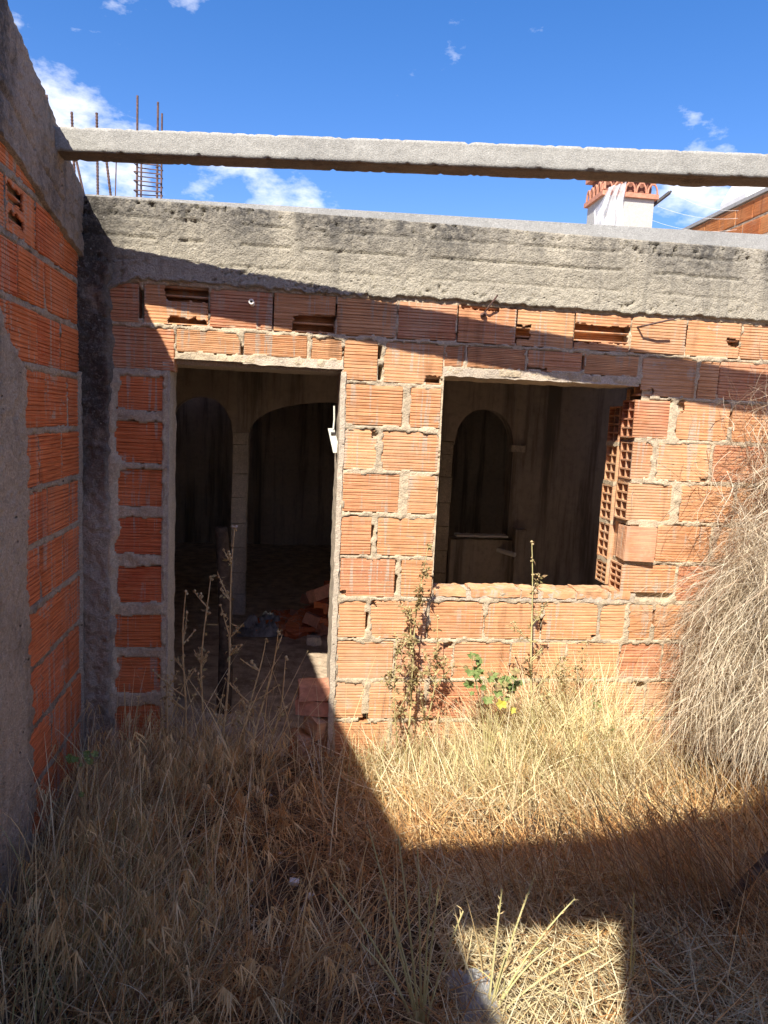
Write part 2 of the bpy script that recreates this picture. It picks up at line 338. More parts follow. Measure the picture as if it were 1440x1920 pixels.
def broken_brick(parent, x0, x1, z0, z1, holes, mat=BRICK, y=0.0, seed=1):
    """hollow brick whose front shell is broken open: shell with ragged holes, inner webs and back shell"""
    rs = .0045; nx = int((x1-x0)/rs); nz = int((z1-z0)/rs)
    xs = np.linspace(x0, x1, nx+1); zs = np.linspace(z0, z1, nz+1); X, Z = np.meshgrid(xs, zs, indexing='ij')
    gr = np.maximum(0, 1-np.abs(((Z-z0) % .0155)-.0077)/.0034)*.006
    Y = y+gr; cx = (X[:-1, :-1]+X[1:, 1:])/2; cz = (Z[:-1, :-1]+Z[1:, 1:])/2
    keep = np.ones(cx.shape, bool); nz_ = (fbm(np.stack([cx*38, cz*38, np.full_like(cx, seed)], -1), 3)-.5)*.075
    for (a, b, c, d) in holes:
        dd = np.minimum(np.minimum(cx-a, b-cx), np.minimum(cz-c, d-cz)); keep &= ~(dd+nz_*.45 > 0)
    idx = np.arange(X.size).reshape(X.shape); th = .010
    V = np.stack([X, Y, Z], -1).reshape(-1, 3); V2 = V.copy(); V2[:, 1] = y+th
    A = idx[:-1, :-1]; B = idx[1:, :-1]; C_ = idx[1:, 1:]; D = idx[:-1, 1:]; F = np.stack([A, B, C_, D], -1)[keep]; N = X.size
    fl = [F, F[:, ::-1]+N]
    kp = np.pad(keep, 1)
    for (di, dj, e) in ((1, 0, (1, 2)), (-1, 0, (3, 0)), (0, 1, (2, 3)), (0, -1, (0, 1))):
        m = keep & ~kp[1+di:kp.shape[0]-1+di, 1+dj:kp.shape[1]-1+dj]; q = np.stack([A, B, C_, D], -1)[m]
        fl.append(np.stack([q[:, e[1]], q[:, e[0]], q[:, e[0]]+N, q[:, e[1]]+N], -1))
    F = np.concatenate(fl); m = MB(); hgt = z1-z0
    for k in range(1, 4): m.box(x0+.004, x1-.004, y+th+.001, y+.10, z0+hgt*k/4-.004, z0+hgt*k/4+.004)
    m.box(x0+.002, x1-.002, y+.072, y+.08, z0, z1); m.box(x0, x1, y+th+.001, y+.10, z1-.008, z1); m.box(x0, x1, y+th+.001, y+.10, z0, z0+.008)
    V = np.concatenate([V, V2, np.array(m.v)]); F = np.concatenate([F, np.array(m.f)+2*N])
    return obj('brick', mesh_quads('broken_brick', V, F), mat, parent)
def cell_brick(parent, x0, y0, y1, z0, z1, mat=BRICK, dx=.10, x1=None):
    """brick seen on its cut end: two columns of four square cells; grooved outer face when x1 is given"""
    m = MB(); t = .0085; j = random.uniform(-.006, .006); x0 += j; hh = z1-z0; ym = (y0+y1)/2
    if x1 is None: m.box(x0, x0+dx, y0, y0+t, z0, z1)
    else:
        pr = [(z0, y0+.005), (z0+.003, y0)]; z = z0+.011
        while z < z1-.011: pr += [(z-.003, y0), (z, y0+.0055), (z+.003, y0)]; z += .0155
        pr += [(z1-.003, y0), (z1, y0+.005), (z1, y0+t), (z0, y0+t)]; n = len(pr)
        m.add([(x, yy, zz) for x in (x0, x1) for zz, yy in pr], [(i, n+i, n+(i+1) % n, (i+1) % n)[::-1] for i in range(n)]+[tuple(range(n))[::-1], tuple(n+i for i in range(n))])
        if x1 > x0+dx: m.box(x0+dx+.001, x1, y0+t+.001, y1, z0, z1)
    m.box(x0, x0+dx, y1-t, y1, z0, z1)
    for k in range(5): zz = z0+(hh-t)*k/4; m.box(x0+(.001 if 0 < k < 4 else 0), x0+dx, y0+t, y1-t, zz, zz+t)
    for k in range(4): zz = z0+(hh-t)*k/4; m.box(x0+.002, x0+dx, ym-t/2, ym+t/2, zz+t, zz+(hh-t)/4)
    m.box(x0+dx-.012, x0+dx-.004, y0+t, y1-t, z0+t, z1-t)
    o = obj('brick', m, mat, parent); o.rotation_euler = (0, 0, random.uniform(-.003, .003)); return o

def wall_sheet(name, xs, zs, openings, rects, mat, parent, base=.004, amp=.016, hide=.03, hollow=(), extra=None, seed=0, margin=.012):
    X, Z = np.meshgrid(xs, zs, indexing='ij')
    y = base+amp*(.5-fbm(P3(X, Z, 26, 26, seed+.3), 4, seed))*1.3+amp*.8*(.5-fbm(P3(X, Z, 6, 6, seed+.7), 2, seed+9))
    mg = margin*(1.6*fbm(P3(X, Z, 20, 20, seed+.1), 3, seed+5)-.55)
    for (a, b, c, d) in rects:
        dd = np.minimum(np.minimum(X-a, b-X), np.minimum(Z-c, d-Z)); y = np.where(dd > mg, hide, y)
    for (a, b, c, d) in hollow:
        y = np.where((X > a) & (X < b) & (Z > c) & (Z < d), .12, y)
    if extra is not None: y = extra(X, Z, y)
    idx = np.arange(X.size).reshape(X.shape); cx = (X[:-1, :-1]+X[1:, 1:])/2; cz = (Z[:-1, :-1]+Z[1:, 1:])/2
    keep = np.ones(cx.shape, bool)
    for (a, b, c, d) in openings: keep &= ~((cx > a) & (cx < b) & (cz > c) & (cz < d))
    F = np.stack([idx[:-1, :-1], idx[1:, :-1], idx[1:, 1:], idx[:-1, 1:]], -1)[keep]
    return obj(name, mesh_quads(name, np.stack([X, y, Z], -1).reshape(-1, 3), F), mat, parent, smooth=True)

# ------------------------------------------------------------------ ground
GZ = -.25
def gheight(X, Y): return GZ+.05*(fbm(np.stack([X*1.6, Y*1.6, np.zeros_like(X)], -1), 3, 31)-.5)+.02*(fbm(np.stack([X*9, Y*9, np.zeros_like(X)], -1), 2, 33)-.5)
gx = np.concatenate([-np.geomspace(200, 2.6, 14), segs([-2.5, 4.2], .05), np.geomspace(4.4, 200, 14)])
gy = np.concatenate([-np.geomspace(200, 4.6, 14), segs([-4.5, .1], .05), np.geomspace(.3, 250, 18)])
GX, GY = np.meshgrid(gx, gy, indexing='ij'); gi = np.arange(GX.size).reshape(GX.shape)
gz = np.where(GY > .15, GZ-.03, gheight(GX, GY))
ground = obj('ground', mesh_quads('ground', np.stack([GX, GY, gz], -1).reshape(-1, 3), np.stack([gi[:-1, :-1], gi[1:, :-1], gi[1:, 1:], gi[:-1, 1:]], -1).reshape(-1, 4)), GROUNDM, smooth=True)
tag(ground, kind='structure')
fx = segs([-2.5, 4.0], .08); fy = segs([.12, 6.5], .08); FX, FY = np.meshgrid(fx, fy, indexing='ij'); fi = np.arange(FX.size).reshape(FX.shape)
fz = -.20+.05*(fbm(np.stack([FX*2.2, FY*2.2, FX*0], -1), 4, 41)-.5)-np.clip(.35-FY, 0, .3)*.25
floor = obj('interior_floor', mesh_quads('floor', np.stack([FX, FY, fz], -1).reshape(-1, 3), np.stack([fi[:-1, :-1], fi[1:, :-1], fi[1:, 1:], fi[:-1, 1:]], -1).reshape(-1, 4)), DIRT, smooth=True)
tag(floor, kind='structure')

# ------------------------------------------------------------------ the house
house = empty('brick_house', (0, 0, 0), label='unfinished single storey house of hollow orange bricks with doorway and window opening', cat='house')
P = .2202
DX0, DX1, DZ = -1.385, -.545, 1.832        # door opening
WX0, WX1, WZ0, WZ1 = -.030, 1.000, .715, 1.832
T = .34
# bricks: (x0,x1) per course, bed joint n at n*P
j = .010
rows = {}
A0 = -1.5015
rows['B1'] = (8*P+.012, 9*P-.01, [(-1.665, -1.358), (-.538, -.372), (-.338, -.041), (1.018, 1.316), (1.334, 1.445), (1.45, 1.752), (1.77, 2.07), (2.08, 2.38), (2.39, 2.69), (2.7, 3.0)])
rows['B2'] = (1.868, 9*P-.01, [(-1.346, -1.045), (-1.028, -.722), (-.700, -.550), (-.032, .067), (.083, .386), (.399, .685), (.699, .994)])
rows['C'] = (7*P+.012, 8*P-.008, [(-.522, -.236), (-.194, -.040), (1.238, 1.532), (1.548, 1.85), (1.86, 2.16), (2.17, 2.47), (2.48, 2.78), (2.79, 3.0)])
rows['D'] = (6*P+.010, 7*P-.010, [(-.522, -.358), (-.330, -.037), (1.147, 1.442), (1.465, 1.765), (1.775, 2.075), (2.085, 2.385), (2.395, 2.695), (2.705, 3.0)])
rows['E'] = (5*P+.012, 6*P-.010, [(-.522, -.233), (-.186, -.036), (1.302, 1.604), (1.62, 1.92), (1.93, 2.23), (2.24, 2.54), (2.55, 2.85), (2.86, 3.0)])
rows['F'] = (4*P+.010, 5*P-.012, [(-.524, -.366), (-.333, -.040), (1.187, 1.492), (1.51, 1.81), (1.82, 2.12), (2.13, 2.43), (2.44, 2.74), (2.75, 3.0)])
rows['G'] = (3*P+.012, 4*P-.010, [(-.516, -.234), (-.200, -.036), (1.328, 1.63), (1.64, 1.94), (1.95, 2.25), (2.26, 2.56), (2.57, 2.87), (2.88, 3.0)])
rows['H'] = (2*P+.010, 3*P-.010, [(-.517, -.376), (-.351, -.055), (-.040, .255), (.264, .569), (.580, .887), (.908, 1.045), (1.069, 1.203), (1.218, 1.52), (1.53, 1.83), (1.84, 2.14), (2.15, 2.45), (2.46, 2.76), (2.77, 3.0)])
rows['I'] = (1*P+.010, 2*P-.010, [(-.520, -.222), (-.209, .097), (.104, .413), (.419, .722), (.730, 1.029), (1.038, 1.277), (1.285, 1.585), (1.6, 1.9), (1.91, 2.21), (2.22, 2.52), (2.53, 2.83), (2.84, 3.0)])
rows['J'] = (.010, P-.010, [(-.517, -.369), (-.340, -.043), (-.030, .270), (.285, .585), (.595, .895), (.905, 1.193), (1.206, 1.506), (1.516, 1.816), (1.826, 2.126), (2.136, 2.436), (2.446, 2.746), (2.756, 3.0)])
rows['K'] = (-P+.010, -.012, [(-.517, -.23), (-.215, .085), (.10, .40), (.41, .71), (.72, 1.02), (1.03, 1.33), (1.34, 1.64), (1.65, 1.95), (1.96, 2.26), (2.27, 2.57), (2.58, 2.88)])
reveal_end = {7: 1.188, 6: 1.117, 5: 1.247, 3: 1.309}
jamb = [(1.745, 1.575), (1.524, 1.322), (1.291, 1.107), (1.054, .867), (.808, .623), (.560, .389), (.342, .151), (.088, -.106), (-.16, -.34)]
rects = []; hollow = []
for nm, (z0, z1, xs_) in rows.items():
    for (a, b) in xs_: rects.append((a, b, z0, z1))
for zl, xe in reveal_end.items(): rects.append((WX1, xe, zl*P+.011, (zl+1)*P-.011))
for i, (zt, zb) in enumerate(jamb): rects.append((-1.655 + (.03 if i in (2, 4) else 0), -1.408, zb, zt))
az0, az1 = 9*P+.010, 2.172
arow = [(-1.665, A0-.022)]+[(A0+.305*i+.004, A0+.305*(i+1)-.004) for i in range(11)]+[(A0+.305*i+.004, A0+.305*(i+1)-.004) for i in range(11, 15)]
for (a, b) in arow: rects.append((a, b, az0, az1))
RB0 = 2.185
def fextra(X, Z, y):
    # bulging mortar between the corner column and the jamb bricks, and thick beds in the jamb
    b = (X < -1.40) & (Z < 1.76); n = fbm(P3(X, Z, 14, 9, 4.4), 4, 77)
    edge = -1.625+.055*(fbm(P3(X, Z, 7, 7, 2.2), 3, 55)-.5)*2
    y = np.where((X < edge) & (Z < 1.77), -.004-.03*n*np.clip((edge-X)/.02, 0, 1)*np.clip((X+1.69)/.03, 0, 1), y)
    y = np.where(b & (y < .02) & (X >= edge), y-.006, y)
    return y
xs = segs([-1.79, DX0, DX1, WX0, WX1+.075, 1.8], .0085); xs = np.concatenate([xs, segs([1.8, 3.0], .02)[1:]])
zs = segs([-.45, WZ0, DZ, 2.24], .0085)
brk = {0: [(-1.400, -1.197, 2.098, 2.20), (-1.385, -1.21, 1.996, 2.026)], 2: [(-.80, -.584, 1.995, 2.075)], 5: [(.03, .235, 2.150, 2.20)], 6: [(.33-.02, .405, 2.02, 2.098)], 7: [(.60, .945, 2.028, 2.118)], 9: [(1.475, 1.56, 2.052, 2.092)]}
def rect_i(i): return A0+.305*i+.004, A0+.305*(i+1)-.004
hol = []
for k, hs_ in brk.items():
    a, b = rect_i(k); hol.append((a, b, az0+.003, az1-.003))
GAPS = []
gr_ = random.Random(8)
for nm, (z0, z1, xs_) in rows.items():
    for (a, b), (c, d) in zip(xs_[:-1], xs_[1:]):
        if c-b < .035 and gr_.random() < .28: q = gr_.uniform(0, .6); GAPS.append((b-.002, min(c, b+.013)+.002, z0+q*(z1-z0), z0+min(1, q+gr_.uniform(.25, .7))*(z1-z0)))
for k in range(1, 13): 
    xj = A0+.305*k
    if gr_.random() < .4: GAPS.append((xj-.006, xj+.006, az0+gr_.uniform(0, .08), az1-gr_.uniform(0, .05)))
GAPS += [(A0-.020, A0+.002, az0+.02, az1-.03), (-.385, -.335, -.010, .028), (-.045, .02, -.012, .026), (1.165, 1.186, 4*P+.02, 5*P-.03), (-.36, -.345, 8*P+.02, 8*P+.09)]
GAPS += [(-.12, -.045, 1.775, 1.805), (1.022, 1.085, 1.775, 1.797)]
front = wall_sheet('front_wall', xs, zs, [(DX0, DX1, -1, DZ), (WX0, WX1+.075, WZ0, WZ1)], rects, MORTAR, house, hollow=hol+GAPS, extra=fextra, seed=3, base=.001, amp=.018, margin=.021)
# solid core behind the facing (leaves the openings free)
core = MB(); cy0, cy1 = .122, T
for (a, b, c, d) in ((DX1-.002, WX0+.002, -.5, DZ), (WX0+.002, 3.0, -.5, WZ0-.09), (WX1+.105, 3.0, WZ0-.02, WZ1), (DX0+.002, 3.0, 1.90, 2.30)):
    core.box(a, b, cy0, cy1, c, d)
for (a, b, c, d) in ((DX0-.02, DX0, -.5, DZ), (DX1, DX1+.02, -.5, DZ), (WX0-.02, WX0, WZ0, WZ1)):
    core.box(a, b, .012, cy0-.002, c, d)
core.box(-1.79, DX0+.002, cy0, .20, -.5, 2.30)
obj('wall_core', core, MORTAR, house)
chips = {(-.338, -.041): [(-.125, -.02, 1.74, 1.812)], (1.018, 1.316): [(1.0, 1.095, 1.74, 1.802)], (-.351, -.055): [(-.37, -.325, .62, .66)], (.580, .887): [(.86, .90, .43, .475)], (-.522, -.358): [(-.385, -.34, 1.49, 1.54)],
         (1.147, 1.442): [(1.40, 1.46, 1.30, 1.35)], (-.516, -.234): [(-.53, -.49, .66, .70)], (.905, 1.193): [(1.14, 1.20, .17, .22)], (-.209, .097): [(.05, .12, .40, .44)], (1.238, 1.532): [(1.22, 1.27, 1.70, 1.76)], (.399, .685): [(.39, .50, 1.85, 1.885)]}
for nm, (z0, z1, xs_) in rows.items():
    for (a, b) in xs_:
        if (a, b) in chips: broken_brick(front, a, b, z0, z1, chips[(a, b)], seed=int(a*50)+60)
        else: brick(front, a, b, z0, z1)
for i, (zt, zb) in enumerate(jamb): brick(front, -1.655+(.03 if i in (2, 4) else 0), -1.408, zb, zt, BRICK_L, .002)
for i, (a, b) in enumerate(arow):
    k = i-1
    if k in brk: broken_brick(front, a, b, az0, az1, brk[k], seed=k+2)
    else: brick(front, a, b, az0, az1)
# door lintel / window lintel soffits, and torn brick edge over the door
def rough_box(name, x0, x1, y0, y1, z0, z1, mat, parent, amp=.008, res=.015, seed=0, sz=22):
    ax = segs([x0, x1], res); ay = segs([y0, y1], max(res, (y1-y0)/12)); azz = segs([z0, z1], res); V = []; F = []
    def face(U, Wv, fn, flip):
        g = np.arange(U.size).reshape(U.shape)+sum(len(q) for q in V); V.append(fn(U, Wv).reshape(-1, 3))
        q = np.stack([g[:-1, :-1], g[1:, :-1], g[1:, 1:], g[:-1, 1:]], -1).reshape(-1, 4); F.append(q[:, ::-1] if flip else q)
    XX, ZZ = np.meshgrid(ax, azz, indexing='ij'); face(XX, ZZ, lambda u, v: np.stack([u, u*0+y0, v], -1), False); face(XX, ZZ, lambda u, v: np.stack([u, u*0+y1, v], -1), True)
    XX, YY = np.meshgrid(ax, ay, indexing='ij'); face(XX, YY, lambda u, v: np.stack([u, v, u*0+z0], -1), True); face(XX, YY, lambda u, v: np.stack([u, v, u*0+z1], -1), False)
    YY, ZZ = np.meshgrid(ay, azz, indexing='ij'); face(YY, ZZ, lambda u, v: np.stack([u*0+x0, u, v], -1), True); face(YY, ZZ, lambda u, v: np.stack([u*0+x1, u, v], -1), False)
    V = np.concatenate(V); F = np.concatenate(F)
    for c in range(3): V[:, c] += amp*(fbm(V*sz+seed*3.1+c*11.7, 3, seed+c*5)-.5)*2*(V[:, c]*0+1)
    return obj(name, mesh_quads(name, V, F), mat, parent, smooth=True)
rough_box('lintel', DX0-.03, DX1+.004, .055, T, DZ-.022, 1.90, PLASTER, house, .005, seed=2)
rough_box('lintel', -1.03, DX1+.004, -.002, .02, DZ-.008, 1.866, PLASTER, house, .006, .01, seed=3)
rough_box('lintel', WX0-.005, WX1+.005, .0, T, WZ1-.012, 1.862, PLASTER, house, .006, .01, seed=4)
# plastered jamb edges of the doorway
rough_box('jamb_plaster', DX0-.026, DX0+.006, .004, .205, -.45, DZ-.02, PLASTER, house, .006, .012, seed=6)
rough_box('jamb_plaster', DX1-.006, DX1+.020, -.006, T, -.45, DZ-.02, PLASTER, house, .007, .012, seed=7)
# window sill: thin broken slips and mortar
rough_box('sill_mortar', WX0+.002, WX1+.09, .0, .17, WZ0-.055, WZ0-.008, PLASTER, house, .008, .012, seed=9)
sx = WX0+.01
while sx < WX1+.05:
    L = random.uniform(.08, .30); e = min(sx+L, WX1+.06)
    o = rough_box('sill_slip', sx, e, -.004, .150, WZ0-.035, WZ0+random.uniform(-.004, .006), BRICK, house, .010, .012, seed=int(sx*100), sz=30); sx += L+random.uniform(.01, .03)
# window right reveal: two leaves of bricks seen end-on
reveal = wall_sheet('reveal_mortar', np.array([WX1+.03, WX1+.09]), segs([WZ0, WZ1], .02), [], [], MORTAR, house, base=.012, amp=.01)
for (c0, zlo) in ((8, 7), (7, 6), (6, 5), (5, 4), (4, 3)):
    z0, z1 = zlo*P+.010, c0*P-.012
    if zlo == 3: z0 = WZ0+.002
    if zlo != 4: cell_brick(front, WX1, .002, .148, z0, z1, x1=reveal_end[zlo])
    cell_brick(front, WX1+.008, .195, .335, z0-.03 if zlo > 3 else z0, z1-.03)
rough_box('reveal_mortar', WX1+.034, WX1+.10, .150, .193, WZ0, WZ1-.02, BRICK, house, .004, .02, seed=12)
for zlo in (4, 5, 6, 7):
    rough_box('bed_mortar', WX1+.012, WX1+.08, .002, .148, zlo*P-.012, zlo*P+.012, MORTAR, house, .007, .012, seed=20+zlo)
    rough_box('bed_mortar', WX1+.004, WX1+.09, .195, .335, zlo*P-.042, zlo*P-.018, MORTAR, house, .008, .012, seed=30+zlo)
# brick turned sideways in the reveal, sticking out of it
tb = MB(); tb.box(0, .165, 0, .13, 0, .185)
for k in range(6): tb.box(-.003, .001, .008+k*.02, .02+k*.02, .004, .181)
tb = obj('brick', tb, BRICK, front); tb.location = (WX1-.002, -.018, 4*P+.014); tb.rotation_euler = (0, .01, -.10)

# ring beam of rough poured concrete above the bricks
def ring():
    xs = np.concatenate([segs([-1.79, 1.85], .0085), segs([1.85, 3.0], .03)[1:]]); zz = np.linspace(0, 1, 50); X, Q = np.meshgrid(xs, zz, indexing='ij')
    low = RB0-.014*(fbm(np.stack([X*2.2, X*0, X*0], -1), 2, 90)-.5)-.014*(fbm(np.stack([X*34, X*0, X*0], -1), 4, 91)-.40)*1.9-.10*np.clip((-1.55-X)/.2, 0, 1)
    low = low-np.where((X > -.75) & (X < -.3), .012*fbm(np.stack([X*40, X*0+3, X*0], -1), 2, 93), 0)
    top = 2.557+.006*(fbm(np.stack([X*9, X*0+2, X*0], -1), 3, 95)-.5)
    Z = low+(top-low)*Q
    y = -.014-.008*(fbm(P3(X, Z, 4, 7, .2), 3, 97)-.5)-.009*(fbm(P3(X, Z, 55, 55, .4), 3, 99)-.5)
    # board marks: slim steps between the shutter boards
    for zb, st in ((2.385, .011), (2.285, .006), (2.475, .008)): y = y+st*np.exp(-((Z-zb-.006*np.sin(X*1.3)-.010*(fbm(P3(X, Z, 14, 2, zb), 3, 14)-.5))/.0055)**2)*(fbm(P3(X, Z, 5, 1, zb), 2, 12) > .42)
    y = y+np.where(np.abs(X-.93) < .007, .006, 0)*(Z > 2.22)
    pits = fbm(P3(X, Z, 62, 62, .9), 2, 101)*.7+.3*fbm(P3(X, Z, 3, 8, .3), 3, 102); y = y+np.where(pits > .66, (pits-.66)*.13, 0)*(.3+1.4*np.exp(-((Z-2.52)/.05)**2)+np.exp(-((Z-2.22)/.05)**2))+.006*(fbm(P3(X, Z, 85, 85, .3), 2, 104)-.5)
    lip = np.exp(-((Q)/.10)**2); y = y-lip*.014*(fbm(P3(X, Z, 24, 24, .5), 3, 103)-.3)
    y = np.where(Q < .001, .03, y); y = np.where(Q > .999, .02, y)
    i = np.arange(X.size).reshape(X.shape); F = np.stack([i[:-1, :-1], i[1:, :-1], i[1:, 1:], i[:-1, 1:]], -1).reshape(-1, 4)
    return mesh_quads('ring_beam', np.stack([X, y, Z], -1).reshape(-1, 3), F)
rb = obj('ring_beam', ring(), RING, house, smooth=True)
rbb = MB(); rbb.box(-1.79, 3.0, .02, T, 2.19, 2.552); obj('ring_beam_core', rbb, RING, house)
# coping strip on the roof edge, thickening towards the right
cp = MB()
cp.add([(-1.79, .035, 2.545), (3.0, .035, 2.545), (3.0, .33, 2.545), (-1.79, .33, 2.545), (-1.79, .035, 2.566), (3.0, .035, 2.668), (3.0, .33, 2.668), (-1.79, .33, 2.566)],
       [(0, 3, 2, 1), (4, 5, 6, 7), (0, 1, 5, 4), (1, 2, 6, 5), (2, 3, 7, 6), (3, 0, 4, 7)])
obj('coping', cp, COPING, house)
# corner column
def colsheet():
    xs = segs([-1.80, -1.62], .008); zz = segs([-.45, 2.25], .0085); X, Z = np.meshgrid(xs, zz, indexing='ij')
    edge = -1.665+.05*(fbm(P3(X, Z, 1, 6, 5.5), 3, 61)-.5)*2
    y = -.034-.05*(fbm(P3(X, Z, 11, 7, .1), 4, 63)-.5)-.03*(fbm(P3(X, Z, 45, 45, .4), 3, 65)-.5)
    y = np.where(X > edge, np.minimum(.03, y+(X-edge)*2.2), y)
    i = np.arange(X.size).reshape(X.shape)
    return mesh_quads('corner_column', np.stack([X, y, Z], -1).reshape(-1, 3), np.stack([i[:-1, :-1], i[1:, :-1], i[1:, 1:], i[:-1, 1:]], -1).reshape(-1, 4))
obj('corner_column', colsheet(), COLUMN, house, smooth=True)
# roof with unseen gaps added to let daylight in, and rooms behind
rf = MB()
for (a, b_, c, d) in ((-2.6, 2.6, T+.002, 2.6), (3.5, 4.1, T+.002, 2.6), (2.6, 3.5, T+.002, 1.2), (-2.6, 4.1, 2.6, 3.2), (-2.6, 3.1, 3.2, 4.2), (3.6, 4.1, 3.2, 4.2), (-2.6, 4.1, 4.2, 5.95)): rf.box(a, b_, c, d, 2.32, 2.50)
rf.box(-2.14, 4.1, 5.95, 6.6, 2.32, 2.50)
obj('roof_slab', rf, INNER, house)
iw = MB(); iw.box(-2.6, -2.45, T+.002, 6.6, -.5, 2.32); iw.box(3.95, 4.1, T+.002, 6.6, -.5, 2.32); iw.box(-2.6, 4.1, 6.45, 6.6, -.5, 2.32); iw.box(-2.6, -1.79, .21, T, -.5, 2.32)
iw.box(3.0, 4.1, .0, T, -.5, 2.5)
obj('inner_wall', iw, INNER, house)
def archwall():
    xs = np.unique(np.round(np.concatenate([np.arange(-2.45, 3.951, .02), [-1.86, -1.32, -1.18, .54, .65, 1.20]]), 4))
    def zb(x):
        for a, b, s, k in ((-1.86, -1.32, 1.43, .29), (-1.18, .54, 1.43, .30), (.65, 1.20, 1.40, .33)):
            if a < x < b:
                t = (2*x-a-b)/(b-a); return s+k*math.sqrt(max(0, 1-abs(t)**2.3))
        if -1.32 <= x <= -1.18 or .54 <= x <= .65: return 1.43
        return -.4
    m = MB(); y0, y1 = 2.75, 2.93
    for a, b in zip(xs[:-1], xs[1:]):
        c = (a+b)/2
        z0 = zb(a+1e-6); z1 = zb(b-1e-6)
        m.add([(a, y0, z0), (b, y0, z1), (b, y0, 2.32), (a, y0, 2.32), (a, y1, z0), (b, y1, z1), (b, y1, 2.32), (a, y1, 2.32)], [(0, 1, 2, 3), (5, 4, 7, 6), (0, 4, 5, 1)])
    for x, z0, z1 in ((-1.86, -.4, 1.43), (1.20, -.4, 1.40)): m.add([(x, y0, z0), (x, y1, z0), (x, y1, z1), (x, y0, z1)], [(0, 1, 2, 3)])
    return m
obj('arch_wall', archwall(), INNER, house)
led = rough_box('springer', 1.17, 1.30, 2.70, 2.76, 1.36, 1.42, STONE, house, .008, .02, seed=41)
for cx in (-1.25, .595):
    pc = empty('stone_column', (0, 0, 0)); pc.parent = house
    z = -.25
    while z < 1.40:
        hh = min(random.uniform(.19, .26), 1.43-z); hw = .066 if cx < 0 else .055; tw = random.uniform(-.004, .004)
        rough_box('stone_block', cx-hw+tw, cx+hw+tw, 2.78, 2.91, z, z+hh-.006, STONE, pc, .004, .03, seed=int((z+1)*50)); z += hh
lw = rough_box('low_wall', .66, 1.32, 2.70, 2.86, -.3, .545, INNER, house, .006, .04, seed=44)
rough_box('counter_edge', .70, 1.18, 2.66, 2.78, .575, .592, WHITEP, house, .007, .02, seed=45)
lp = rough_box('low_pier', 1.24, 1.34, 2.62, 2.75, -.3, .66, INNER, house, .008, .03, seed=46)
pp = MB(); pp.tube([(1.10, 2.70, .455), (1.22, 2.55, .44)], .022, 10); obj('drain_pipe', pp, WHITEP, house)

# ------------------------------------------------------------------ left boundary wall
SWA = math.pi/2+.03
side = empty('boundary_wall', (-1.79, 0, 0), SWA, label='shaded red hollow brick wall with sloping concrete cap on the left', cat='wall')
lines = [-.20, .04, .289, .538, .779, 1.025, 1.249, 1.478, 1.722, 1.945, 2.155, 2.36, 2.56]
srects = []; rnd = random.Random(5)
for n in range(len(lines)-1):
    z0 = lines[n]+.014; z1 = lines[n+1]-.012; x = -.015-rnd.uniform(0, .04) if n % 2 else -.012
    if n % 2: srects.append((x-.16, x, z0, z1)); x -= .168
    while x > -1.75: srects.append((x-.30, x, z0, z1)); x -= .306
def capz(x): return np.interp(-np.asarray(x, float), [0, .8, 2.86, 4.9, 6.2], [2.575, 2.860, 3.316, 3.88, 4.2])     # local x is minus the distance from the corner
def sextra(X, Z, y):
    # rough render coat covering the near part of the wall
    e = -.775-.11*(fbm(P3(X, Z, 3, 7, .6), 4, 121)-.5)*2+np.where(Z > 1.65, -(Z-1.65)*1.0, 0)-.03*(fbm(P3(X, Z, 30, 30, .6), 2, 122)-.5)
    m = np.clip((e-X)/.02, 0, 1); y = y*(1-m)+m*(-.016-.022*(fbm(P3(X, Z, 40, 40, .5), 4, 123)-.5)-.012*(fbm(P3(X, Z, 8, 8, .5), 3, 125)-.5))
    c = np.clip((X+.065+.03*(fbm(P3(X, Z, 2, 9, 1.6), 2, 127)-.5))/.012, 0, 1)*(Z < 1.75); y = y*(1-c)+c*(-.008-.012*fbm(P3(X, Z, 30, 30, 1.5), 3, 129))
    return y
sx_ = segs([-1.35, 0.0], .0085); sz_ = segs([-.45, 2.62], .0085)
sw = wall_sheet('wall_face', sx_, sz_, [], srects, MORTAR_L, side, base=.002, amp=.018, extra=sextra, seed=13, margin=.016)
for (a, b, c, d) in srects:
    if a < -1.42: continue
    if -1.06 < a < -.90 and 2.1 < c < 2.3: broken_brick(sw, a, b, c, d, [(a+.02, a+.17, c+.10, c+.16), (a+.02, a+.18, c+.03, c+.07)], BRICK_L, seed=9)
    elif a < -1.10 and d < 1.9: continue
    else: brick(sw, a, b, c, d, BRICK_L)
b = MB(); b.box(-6.2, -1.35, .0, .20, -.5, 2.6); b.box(-1.35, .0, .125, .20, -.5, 2.6); obj('wall_core', b, MORTAR_L, side)
